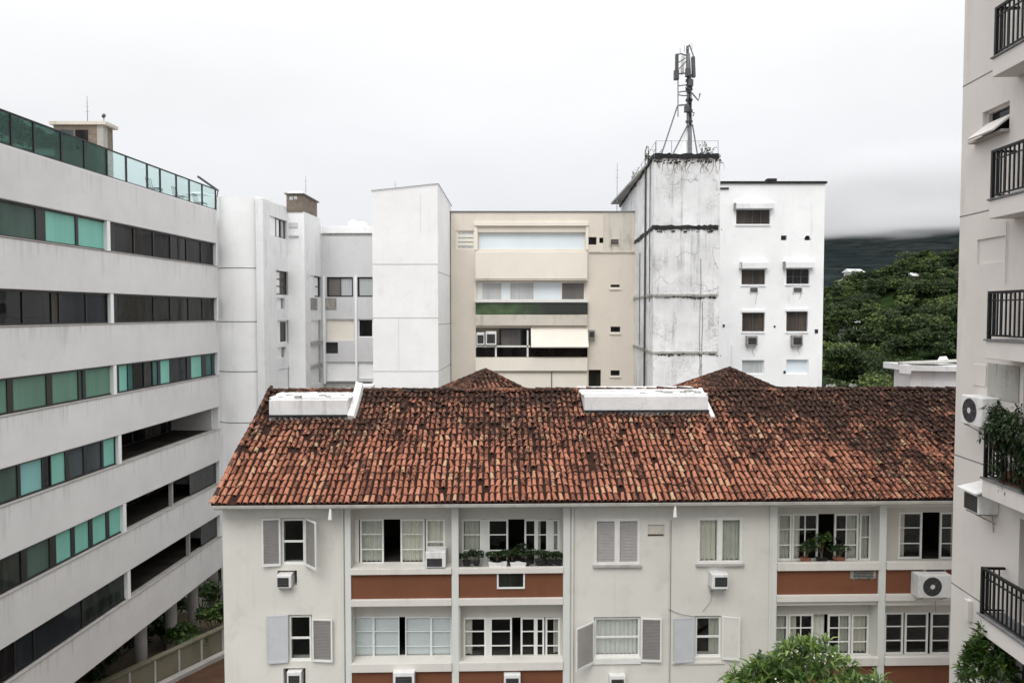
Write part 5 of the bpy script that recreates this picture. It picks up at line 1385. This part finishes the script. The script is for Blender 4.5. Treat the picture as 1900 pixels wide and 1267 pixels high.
# hipped stair roofs behind the ridge
def hip(px, py, D, hw, drop, label, seed, rot=.35):
    ap = at(px, py, D); c, s_ = math.cos(rot), math.sin(rot)
    cs = [Vector((ap.x + (a * c - b * s_) * hw, ap.y + (a * s_ + b * c) * hw, ap.z - drop)) for a, b in ((-1, -1), (1, -1), (1, 1), (-1, 1))]
    m = MB(); m.add(cs + [ap], [(0, 1, 4), (1, 2, 4), (2, 3, 4), (3, 0, 4), (3, 2, 1, 0)]); o = m.build('hip_roof', M['tilebed'], root)
    r_ = random.Random(seed); m = MB()
    for k in range(4):
        p, q = cs[k], cs[(k + 1) % 4]; U = (q - p).normalized(); W_ = (q - p).length; mid = (p + q) / 2; S = (ap - mid).normalized(); N_ = U.cross(S); LL = (ap - mid).length
        if N_.z < 0: N_ = -N_
        tiles(m, lambda u, s, h: mid + U * u + S * s + N_ * h, -W_ / 2, W_ / 2, LL, .19, .34, r_, inside=lambda u, s: abs(u) < W_ / 2 * (1 - s / LL) - .02, wild=.5)
        n_ = 9
        for i in range(n_):
            a_, b_ = p.lerp(ap, i / n_), p.lerp(ap, (i + 1.15) / n_)
            m.tube([a_ + Vector((0, 0, .03)), b_ + Vector((0, 0, .02))], [.085, .07], 7)
    m.build('hip_tiles', M['tile'], o)
    m = MB(); f = Fr((ap.x, ap.y), (c, s_), (s_, -c)); m.box(f, -hw + .4, hw - .4, ze, ap.z - drop - .01, -hw + .4, hw - .4); m.build('stair_tower', M['white'], root)
    return o
hip(901, 687, 31.0, 1.75, .98, '', 31, .3); hip(1354, 684, 32.0, 2.15, 1.15, '', 32, .15)
# loose bits along the ridge
rg = random.Random(8)
for x, y, l in ((1538, 706, 'small grey lump of mortar on the roof ridge beside the white building foot'), (1582, 705, 'larger grey lump of mortar on the roof ridge below the hillside')):
    p = FB.P(FB.uv(x, y, nr)[0], zr_ + .06, nr); m = MB()
    for k in range(5):
        q = p + Vector((rg.uniform(-.14, .14), rg.uniform(-.05, .05), rg.uniform(0, .05))); m.tube([q, q + Vector((.05, 0, .05)), q + Vector((.10, .02, .02))], [.03, .07, .03], 6)
    tag(m.build('mortar_lump', M['oldconc'], None, p), l, 'rubble')

# ---- air conditioners of the front building
G_ = 'air conditioners on the cream facade'
ac(FB, (513, 1067, 540, 1091), .22, 'black-faced air conditioner sticking out of a dark niche below the upper left shuttered window', -.25, group=G_, gr=(.06, .1, .84, .82))
ac(FB, (532, 1246, 559, 1280), .12, 'white box air conditioner in the dark niche at the bottom left of the facade', -.25, group=G_)
ac(FB, (789, 1023, 827, 1053), .16, 'white air conditioner standing on the sill of the upper left loggia', -RC + .06, group=G_, gr=(.08, .08, .82, .58))
ac(FB, (1321, 1065, 1352, 1093), .38, 'grey air conditioner with rounded dark grille below the closed double window', 0, group=G_, gr=(.18, .18, .92, .80))
ac(FB, (1578, 1053, 1626, 1074), .05, 'brownish flush air conditioner set under the slab at the right loggia', -.25, casing='oldmetal', group=G_, dark=False)
ac(FB, (1704, 1067, 1766, 1109), .42, 'large condenser with round fan in front of the brown panel near the right-hand building', .02, kind='fan', group=G_)
ac(FB, (729, 1247, 769, 1285), .30, 'pale air conditioner with sloping lid on the lowest brown panel', .02, group=G_)
ac(FB, (935, 1251, 966, 1285), .22, 'white air conditioner on the lowest brown panel below the dark window row', .02, group=G_)
ac(FB, (1131, 1253, 1161, 1287), .20, 'white air conditioner under the curtained sash window with shutters', 0, group=G_)
m = MB(); e = FB.P(*FB.uv(1323, 1092, .1), .1); e2 = FB.P(*FB.uv(1304, 1134, .01), .01); m.tube([e, e.lerp(e2, .4) + Vector((.05, 0, -.1)), e2], .007, 5); m.build('cable', M['oldmetal'], root)
ac(FB, (1713, 1054, 1756, 1066), .10, 'narrow dark air conditioner slot under the slab above the round-fan condenser', .02, casing='oldmetal', group=G_)

# ---- plants on the loggia sills
def potted(p, h, w_, label, seed, pot='blackpot', mat='leaf_dark', group='potted plants in the loggias', ph=.13, n=240, leaf=.055):
    rng = np.random.default_rng(seed); p = Vector(p); w_ *= 1.7; h *= .85; n = int(n * 2.4); leaf *= .75
    t = thing('potted_plant', p, label, 'potted plant', group)
    m = MB(); m.tube([p, p + Vector((0, 0, ph * .9)), p + Vector((0, 0, ph))], [w_ * .15, w_ * .20, w_ * .22], 12); m.build('pot', M[pot], t)
    C, N_, S, T = crown(rng, (p.x, p.y, p.z + ph + h * .5), (w_ * .5, min(w_ * .45, .2), h * .55), 6, n // 5, leaf, tbase=.45)
    v, f, tt = leaves(C, N_, S, T, rng, .45); link('foliage', v, f, tt, M[mat], t)
    m = MB(); rr = random.Random(seed)
    for k in range(4): m.tube([p + Vector((0, 0, ph * .8)), p + Vector((rr.uniform(-.12, .12), rr.uniform(-.06, .06), ph + h * .6))], [.012, .006], 5)
    m.build('stem', M['bark'], t); return t
for i, (x, h, w_, l, pt) in enumerate(((884, .34, .30, 'black pot with bushy plant at the left of the open dark loggia', 'blackpot'), (950, .38, .42, 'spreading plant on the loggia sill before the dark door gap', 'blackpot'),
        (975, .55, .5, 'tallest bushy plant on the open loggia sill', 'blackpot'), (1003, .34, .5, 'low wide plant on the open loggia sill right of the tallest one', 'blackpot'), (866, .22, .36, 'small low plant at the far left end of the open loggia sill', 'blackpot'), (922, .30, .5, 'bushy low plant behind the left trough of the open loggia', 'blackpot'), (1036, .24, .30, 'very small plant in the right corner of the open loggia sill', 'blackpot'), (1020, .30, .34, 'small plant near the right end of the open loggia sill', 'blackpot'))):
    potted(FB.P(FB.uv(x, 1052, -.15)[0], zsill + .003, -.14), h, w_, l, 60 + i, pt)
for i, (x, h, w_, l, pt) in enumerate(((1494, .55, .45, 'leafy plant in the right loggia before the half-curtained pane', 'pot'), (1524, .95, .5, 'tall yellow-green plant in the dark gap of the right loggia', 'blackpot'), (1556, .5, .5, 'low bushy plant in the right loggia beside the tall yellow-green one', 'pot'))):
    potted(FB.P(FB.uv(x, 1048, -.15)[0], FB.uv(1500, 1049, .1)[1] + .003, -.14), h, w_, l, 70 + i, pt, 'leaf_shrub' if i == 1 else 'leaf_dark')
for i, (x0, x1, l) in enumerate(((906, 941, 'white trough on the open loggia sill, left one'), (946, 977, 'grey-white trough on the open loggia sill, right one'))):
    u0, u1, z0, z1 = FB.rect(x0, 1047, x1, 1055, .05); z0 = zsill + .003
    m = MB(); m.hexa([FB.P(u0 + .03, z0, -.06), FB.P(u1 - .03, z0, -.06), FB.P(u1 - .03, z0, .04), FB.P(u0 + .03, z0, .04), FB.P(u0, z0 + .13, -.09), FB.P(u1, z0 + .13, -.09), FB.P(u1, z0 + .13, .06), FB.P(u0, z0 + .13, .06)])
    tag(m.build('trough', M['whitemetal'], None, FB.P((u0 + u1) / 2, z0, 0), bevel=.01), l, 'planter', 'troughs on the loggia sill')

# ---- ruined white roof corner behind the ridge at the right
FR_ = Fr(at(1720, HOR, 33), (1, .12), (.12, -1))
rt = thing('ruined_white_roof', FR_.P(0, 0), 'broken white parapet and slab of a ruined roof behind the tiled ridge at the right', 'building')
m = MB(); u0, u1, z0, z1 = FR_.rect(1690, 686, 1780, 716); m.box(FR_, u0, u1 + 2, 0, z1, -1.2, 0); m.build('wall', M['tank'], rt, bevel=.02)
m = MB(); a0, a1, b0_, b1_ = FR_.rect(1668, 677, 1691, 694, .6); a0 += .35; m.box(FR_, a0, a1, b0_, b1_, .1, .6); m.build('parapet', M['tank'], rt, bevel=.02)
m = MB(); m.hexa([FR_.P(a1, z1 + .001, .35), FR_.P(u1 + 2, z1 - .12, .35), FR_.P(u1 + 2, z1 - .12, -1.4), FR_.P(a1, z1 + .001, -1.4), FR_.P(a1, b1_ - .02, .35), FR_.P(u1 + 2, z1 + .06, .35), FR_.P(u1 + 2, z1 + .1, -1.4), FR_.P(a1, b1_ + .0, -1.4)]); m.build('roof_slab', M['tank'], rt)
m = MB(); m.hexa([FR_.P(a0 + .05, b1_ + .002, .3), FR_.P(u0 + 1.0, b1_ + .002, .3), FR_.P(u1 + 2, b1_ + .03, -1.3), FR_.P(a0 + .2, b1_ + .002, -.3), FR_.P(a0 + .05, b1_ + .05, .3), FR_.P(u0 + 1.0, b1_ + .04, .3), FR_.P(u1 + 2, b1_ + .14, -1.3), FR_.P(a0 + .2, b1_ + .08, -.3)]); m.build('roof_felt', M['oldconc'], rt)
rg = random.Random(12); m = MB()
for k in range(30):
    u = rg.uniform(u0, u1); n = rg.uniform(-1, .2); s_ = rg.uniform(.05, .2); z = z1 + .04
    m.box(FR_, u, u + s_ * 2.4, z, z + s_ * .6, n - s_, n)
tag(m.build('debris', M['oldconc'], rt), kind='stuff')
m = MB(); p = FR_.P(FR_.uv(1767, 690)[0], z1 + .3, -.6); m.tube([p + Vector((-.25, 0, 0)), p + Vector((-.1, 0, .12)), p + Vector((.1, 0, .15)), p + Vector((.25, 0, .02))], [.05, .14, .12, .05], 7)
m.build('rubble_lump', M['white'], rt)

# ------------------------------------------------------------------ right-hand building with balconies
RW = Fr(at(1777, HOR, 16.8), (-65, -FPX), (-FPX, 65))
root = thing('balcony_apartment_building', RW.P(0, 0), 'pinkish-white apartment building with black-railed balconies at the right edge', 'building')
nb = .5
uE = RW.uv(1830, HOR, nb)[0]; UMAX = 16.0
zk = [RW.uv(1829, 632, nb)[1] + 2.79 * k for k in range(-4, 5)]
doors = [(uE + .42, uE + 2.6, z + .02, z + 2.1) for z in zk] + [(uE + 4, uE + 6, z + .02, z + 2.1) for z in zk]
wn_ = RW.rect(1823, 198, 1873, 249); niche = RW.rect(1813, 441, 1866, 488)
zks = RW.rect(1843, 560, 1860, 600)
m = MB(); m.wall(RW, 0, UMAX, 0, 31, doors + [wn_, niche], .28, 0, 8); m.build('wall', M['rightwall'], root)
m = MB(); m.box(RW, niche[0], niche[1], niche[2], niche[3], -.28, -.04); m.build('niche_back', M['rightwall'], root)
m = MB(); m.box(RW, .3, UMAX, 0, 31, -8.2, -2.2); m.build('core', M['room'], root)
m = MB()
for y in (165, 403, 846, 1090):
    z = RW.uv(1780, y)[1]; m.box(RW, -.006, UMAX, z - .012, z + .012, -.02, .004)
m.build('joint', M['joint'], root)
for i, d in enumerate(doors[:9]):
    low = i <= 2
    m = MB(); f = .06
    for a, b in ((d[0], d[0] + f), ((d[0] + d[1]) / 2 - f / 2, (d[0] + d[1]) / 2 + f / 2), (d[1] - f, d[1])): m.box(RW, a, b, d[2], d[3], -.2, -.12)
    m.box(RW, d[0] + f, d[1] - f, d[3] - f, d[3], -.2, -.125); m.box(RW, d[0] + f, d[1] - f, d[2], d[2] + f, -.2, -.125)
    o = m.build('door', M['darkgrey' if low else 'whitepaint'], root)
    m = MB(); m.box(RW, d[0] + f, d[1] - f, d[2] + f, d[3] - f, -.17, -.16); m.build('pane', M['blackpane' if low else 'palepane'], o)
for d in doors[9:]:
    m = MB(); m.box(RW, d[0], d[1], d[2], d[3], -.2, -.16); m.build('pane', M['blackfold'], root)
# small awning window
m = MB(); u0, u1, z0, z1 = wn_; f = .05
m.box(RW, u0, u0 + f, z0, z1, -.2, -.1); m.box(RW, u1 - f, u1, z0, z1, -.2, -.1); m.box(RW, u0 + f, u1 - f, z1 - f, z1, -.2, -.1); m.box(RW, u0 + f, u1 - f, z0, z0 + f, -.2, -.1)
o = m.build('window', M['rightwall'], root)
m = MB(); m.box(RW, u0 + f, u1 - f, z0 + f, z1 - f, -.19, -.18); m.build('pane', M['blackpane'], o)
m = MB(); zt_ = z0 + (z1 - z0) * .52
m.hexa([RW.P(u0 + .02, z0 - .03, .30), RW.P(u1 - .02, z0 - .03, .30), RW.P(u1 - .02, zt_, -.10), RW.P(u0 + .02, zt_, -.10), RW.P(u0 + .02, z0 + .0, .32), RW.P(u1 - .02, z0 + .0, .32), RW.P(u1 - .02, zt_ + .03, -.08), RW.P(u0 + .02, zt_ + .03, -.08)])
m.build('sash', M['rightwall'], o)
m = MB(); m.box(RW, u0 - .25, u1 + .02, z0 - .05, z0 - .001, .001, .16); m.build('sill', M['sill'], o)
for i, z in enumerate(zk):
    m = MB(); m.box(RW, uE, UMAX, z - .36, z, .001, nb); o = m.build('balcony', M['rightwall'], root, bevel=.012)
    m = MB(); m.box(RW, uE - .03, UMAX, z + .001, z + .035, .001, nb + .03); m.build('slab_edge', M['joint'], o)
    m = MB(); H_ = .94; r = .021; e = nb - .04; a = uE + .04
    m.box(RW, a - .03, UMAX, z + H_, z + H_ + .05, e - .035, e + .03); m.box(RW, a, UMAX, z + .09, z + .12, e - .02, e + .012)
    m.box(RW, a, UMAX, z + H_ - .15, z + H_ - .125, e - .02, e + .012)
    m.box(RW, a - .03, a + .03, z + .036, z + H_ - .001, e - .03, e + .03)
    m.box(RW, a - .025, a + .025, z + H_ + .002, z + H_ + .048, .03, e - .036); m.box(RW, a - .015, a + .015, z + .09, z + .12, .03, e - .031)
    u = a + .12
    while u < a + 7:
        m.box(RW, u - .016, u + .016, z + .121, z + H_ - .001, e - .016, e + .008); u += .135
    n = e - .11
    while n > .05: m.box(RW, a - .011, a + .011, z + .121, z + H_ + .001, n - .011, n + .011); n -= .105
    m.build('railing', M['blackrail'], o)
m = MB(); m.pbox(RW, 1832, 676, 1890, 742, .0015, .02); m.build('wall_patch', M['oldconc'], root)
m = MB(); m.pbox(RW, 1806, 676, 1829, 716, .0015, .02); m.build('meter_cover', M['rightwall'], root, bevel=.005)
m = MB(); m.pbox(RW, 1788, 1112, 1796, 1150, .0015, .10); m.build('wall_bracket', M['rightwall'], root)
m = MB(); u, z0 = RW.uv(1869, 470); z1 = RW.uv(1871, 410)[1]; m.tube([RW.P(u, z0 - .6, .03), RW.P(u, z1, .03)], .012, 5); m.build('cable', M['rightwall'], root)
GR = 'air conditioners on the right-hand building'
ac(RW, (1783, 735, 1822, 789), .36, 'white outdoor condenser with dark round fan on the right-hand building wall', 0, kind='fan', group=GR)
ac(RW, (1788, 914, 1815, 949), .42, 'boxy dark-grilled air conditioner under a sloping white lid on the right-hand wall', 0, group=GR, hood=True, gr=(.05, .08, .95, .92))

# ------------------------------------------------------------------ near foliage
def near_leaves(rng, tips, dirs, per, length, width, tb=.5, tv=.2, droop=.55):
    V, T = [], []
    tips = np.repeat(np.asarray(tips), per, axis=0); n = len(tips); D_ = np.repeat(np.asarray(dirs), per, axis=0)
    base_t = np.repeat(rng.normal(0, tv * .7, len(tips) // per), per)
    q = rng.normal(size=(n, 3)); q /= np.linalg.norm(q, axis=1, keepdims=True)
    d = q + D_ * .75; d /= np.linalg.norm(d, axis=1, keepdims=True)
    up = np.array([0, 0, 1.0]); side = np.cross(d, up); side /= (np.linalg.norm(side, axis=1, keepdims=True) + 1e-6)
    side += rng.normal(size=(n, 3)) * .25
    ln = (length * rng.uniform(.6, 1.2, n))[:, None]; wd = (width * rng.uniform(.75, 1.2, n))[:, None]
    p0 = tips + d * ln * .12; p1 = p0 + d * ln * .5 + up * .04 * ln; p2 = p0 + d * ln - up * droop * .5 * ln * rng.uniform(.4, 1.2, (n, 1))
    v = np.stack([p0 - side * wd * .18, p0 + side * wd * .18, p1 - side * wd * .5, p1 + side * wd * .5, p2 - side * wd * .10, p2 + side * wd * .10], 1).reshape(-1, 3)
    b = (np.arange(n) * 6)[:, None]
    f = np.concatenate([b + np.array([[0, 1, 3, 2]]), b + np.array([[2, 3, 5, 4]])], 1).reshape(-1, 4)
    t = np.clip(tb + base_t + rng.normal(0, tv, n), 0, 1)
    return v, f, np.repeat(t, 2)
def shoots(rng, c, R, n, zmin=-.3):
    q = rng.normal(size=(n, 3)); q /= np.linalg.norm(q, axis=1, keepdims=True); q[:, 2] = np.where(q[:, 2] < zmin, -q[:, 2], q[:, 2])
    lump = 1 + .16 * np.sin(q * 5 + 1.3).sum(1)[:, None] * .6
    P = np.array(c) + q * np.array(R) * rng.uniform(.45, 1.0, (n, 1)) ** .5 * lump
    return P, q * .8 + np.array([0, 0, .5])
# frangipani-like tree in front of the facade
D1 = 16.6; top = at(1470, 1205, D1); c1 = Vector((at(1512, 1267, D1).x, D1 + .3, top.z - 1.58))
t = thing('broadleaf_tree', (c1.x, c1.y, 0), 'bright green tree with a few white flecks for leaf glints in front of the cream facade', 'tree')
rng = np.random.default_rng(77)
P1, Q1 = shoots(rng, c1, (1.95, 1.4, 1.42), 260)
P2, Q2 = shoots(rng, c1 + Vector((-1.0, -.1, .38)), (.75, .7, .80), 80)
P3, Q3 = shoots(rng, c1 + Vector((1.25, -.1, -.25)), (1.0, .7, .85), 90)
tips, dirs = np.concatenate([P1, P2, P3]), np.concatenate([Q1, Q2, Q3])
v, f, tt = near_leaves(rng, tips, dirs, 13, .36, .060, .47, .28, .8); link('crown', v, f, tt, M['leaf_near'], t)
sel = np.concatenate([P1[(P1[:, 2] > c1.z + .5)][:16], P2[:5]])  # white flecks added as painted glints on the glossy leaves
bt = np.repeat(sel, 8, 0) + rng.normal(size=(len(sel) * 8, 3)) * np.array([.10, .06, .035]) + np.array([0, -.05, .08])
Nn = rng.normal(size=(len(bt), 3)) + np.array([0, -.6, 1.0]); v, f, tt = leaves(bt, Nn, rng.uniform(.015, .032, len(bt)), np.full(len(bt), .5), rng, .8)
link('leaf_glint', v, f, tt, M['leaf_glint'], t)
rg = random.Random(3); m = trunk_mesh((c1.x, c1.y, 0), c1.z - .6, .16, rg, 1.1, 7)
for k in range(0, len(tips), 9):
    p = Vector(tips[k]); m.tube([c1 + Vector((rg.uniform(-.3, .3), rg.uniform(-.2, .2), -.8)), c1.lerp(p, .6), p], [.035, .022, .012], 5)
m.build('trunk', M['bark'], t)
# tall shrub by the right-hand building
D2 = 14.7; top = at(1822, 1168, D2); c2 = Vector((at(1836, 1240, D2).x, D2, top.z - 1.05))
t = thing('tall_shrub', (c2.x, c2.y, 0), 'dark glossy tall shrub growing under the lowest balcony at the right edge', 'shrub')
rng = np.random.default_rng(78); P1, Q1 = shoots(rng, c2, (.52, .6, 1.05), 260); P2, Q2 = shoots(rng, c2 + Vector((.5, -.4, -.5)), (.6, .6, .8), 160)
v, f, tt = near_leaves(rng, np.concatenate([P1, P2]), np.concatenate([Q1, Q2]), 10, .17, .05, .42, .24, .3); link('crown', v, f, tt, M['leaf_shrub'], t)
m = trunk_mesh((c2.x, c2.y, 0), c2.z - .3, .10, rg, .4, 5); m.build('trunk', M['bark'], t)
# greenery spilling over the balcony rail
zb_ = zk[3]
for i, (ua, ub_, za, zb2, l, sd_) in enumerate(((uE + .15, uE + .95, .75, 1.42, 'trailing green plant hanging over the balcony rail beside the white condenser', 90), (uE + 1.0, uE + 1.9, .55, 1.5, 'second trailing plant further along the same balcony rail, nearer the camera', 91), (uE + .3, uE + 1.6, .04, .42, 'low dark plant growing behind the bars at the foot of the same balcony', 92))):
    p = RW.P((ua + ub_) / 2, zb_ + .04, nb - .17)
    t = thing('balcony_plant', p, l, 'potted plant', 'plants on the right-hand balcony')
    m = MB(); m.box(RW, ua + .1, ub_ - .1, zb_ + .037, zb_ + .25, nb - .32, nb - .08) if i == 2 else m.box(RW, ua + .05, ub_ - .05, zb_ + .62, zb_ + .80, nb - .27, nb - .07)
    m.build('planter', M['pot'], t)
    rng = np.random.default_rng(sd_); n = 260 if i < 2 else 160
    U_ = rng.uniform(ua, ub_, n); Z_ = rng.uniform(za, zb2, n) + .12 * np.sin(U_ * 9); N_ = nb - .06 + rng.normal(0, .10, n) - (.12 if i == 2 else 0)
    tips = np.array([RW.P(a, zb_ + b, c) for a, b, c in zip(U_, Z_, N_)]); dd_ = np.tile(np.array(RW.N) * .6 + np.array([0, 0, .2]), (n, 1))
    v, f, tt = near_leaves(rng, tips, dd_, 9, .11, .034, .4, .22, .7); link('foliage', v, f, tt, M['leaf_dark'], t)
# bushes in the yard under the pilotis
def bush(px, py, D, w_, h_, label, seed, mat='leaf_dark'):
    p = at(px, py, D); p.z = 0; rng = np.random.default_rng(seed); t = thing('bush', p, label, 'bush', 'bushes in the yard')
    C, N_, S, T = crown(rng, (p.x, p.y, h_ * .5), (w_ / 2, w_ / 2, h_ * .55), 8, 150, .12, tbase=.5)
    v, f, tt = leaves(C, N_, S, T, rng); link('foliage', v, f, tt, M[mat], t)
    m = MB()
    for k in range(5): a_ = k * 1.3; m.tube([p, p + Vector((math.cos(a_) * w_ * .3, math.sin(a_) * w_ * .3, h_ * .7))], [.04, .015], 5)
    m.build('stem', M['bark'], t)
bush(330, 1180, 37, 1.8, 1.3, 'olive bush at the foot of the pilotis columns, nearest the yard wall', 201, 'leaf_shrub')
bush(375, 1130, 41, 2.4, 2.2, 'taller dark bush at the far end of the yard under the block', 202, 'leaf_shrub')
bush(405, 1120, 43, 2.6, 2.6, 'tallest green bush at the yard corner beside the cream building', 203, 'leaf_shrub')
bush(300, 1195, 38, 1.4, 1.0, 'low brownish bush beside the pilotis column in the yard', 204)
# clipped hedge and terrace furniture behind the glass parapet
for i, (px, D, w_, h_, l) in enumerate(((8, 25.4, 1.7, 1.0, 'green terrace shrub behind the dark glass parapet, nearest the left edge'), (50, 27.0, 1.8, .95, 'green terrace shrub behind the dark glass parapet, second from the left edge'), (92, 28.6, 1.8, .8, 'low green terrace shrub by the brown stair house'))):
    u = L.uv(px, 240, -1.1)[0]; p = L.P(u, zroof - .05, -1.2); rng = np.random.default_rng(210 + i)
    t = thing('terrace_shrub', p, l, 'shrub', 'shrubs on the roof terrace')
    m = MB(); m.tube([p, p + Vector((0, 0, .4)), p + Vector((0, 0, .45))], [.24, .3, .32], 12); m.build('pot', M['pot'], t)
    C, N_, S, T = crown(rng, (p.x, p.y, p.z + .4 + h_ * .5), (w_ / 2, w_ / 2, h_ * .55), 9, 170, .075, tbase=.5)
    v, f, tt = leaves(C, N_, S, T, rng); link('foliage', v, f, tt, M['leaf_shrub'], t)
for i, (px, l) in enumerate(((288, 'thin dark terrace chair behind the glass parapet, left of three'), (335, 'thin dark terrace chair behind the glass parapet, middle of three'), (372, 'thin dark terrace chair behind the glass parapet, right of three'))):
    u = L.uv(px, 350, -1.0)[0]; p = L.P(u, zroof - .045, -1.0); t = thing('terrace_chair', p, l, 'chair', 'chairs on the roof terrace')
    P = lambda a, b, z: L.P(u + a, zroof - .045 + z, -1.0 + b)
    for a in (-.24, .24):
        for b in (-.24, .24):
            m = MB(); m.tube([P(a, b, 0), P(a * .9, b * .9, .45)], .018, 6); m.build('leg', M['blackrail'], t)
    m = MB(); m.hexa([P(-.26, -.26, .45), P(.26, -.26, .45), P(.26, .26, .45), P(-.26, .26, .45), P(-.26, -.26, .49), P(.26, -.26, .49), P(.26, .26, .49), P(-.26, .26, .49)]); m.build('seat', M['blackrail'], t)
    m = MB()
    for a in (-.24, -.08, .08, .24): m.tube([P(a, -.24, .49), P(a * 1.05, -.34, .95)], .014, 5)
    m.tube([P(-.26, -.34, .95), P(.26, -.34, .95)], .02, 6); m.build('backrest', M['blackrail'], t)

# dense hedge added to darken the space behind the columns
hp = L.P(-6, 0, -3.0); t = thing('hedge', hp, 'long dark unclipped hedge added to darken the space behind the pilotis columns', 'hedge')
rng = np.random.default_rng(230); Cs, Ns, Ss, Ts = [], [], [], []
for k in range(15):
    c_ = L.P(-14 + k * 1.05, 0, -3.0 + .3 * math.sin(k * 2.1)); a_ = crown(rng, (c_.x, c_.y, .75 + .25 * math.sin(k * 1.7)), (.9, .8, .95), 6, 110, .13, tbase=.4)
    for q, w_ in zip((Cs, Ns, Ss, Ts), a_): q.append(w_)
v, f, tt = leaves(np.concatenate(Cs), np.concatenate(Ns), np.concatenate(Ss), np.concatenate(Ts), rng); link('foliage', v, f, tt, M['leaf_dark'], t)
m = MB(); m.tube([L.P(-14, .25, -3.0), L.P(1, .25, -3.0)], .05, 6); m.build('stem', M['bark'], t)
bush(352, 1190, 35.5, 1.7, 1.2, 'brownish-green bush against the inner side of the yard wall', 205, 'leaf_shrub')
bush(398, 1165, 38.5, 1.9, 1.5, 'loose green bush against the yard wall beside the cream building corner', 206, 'leaf_shrub')
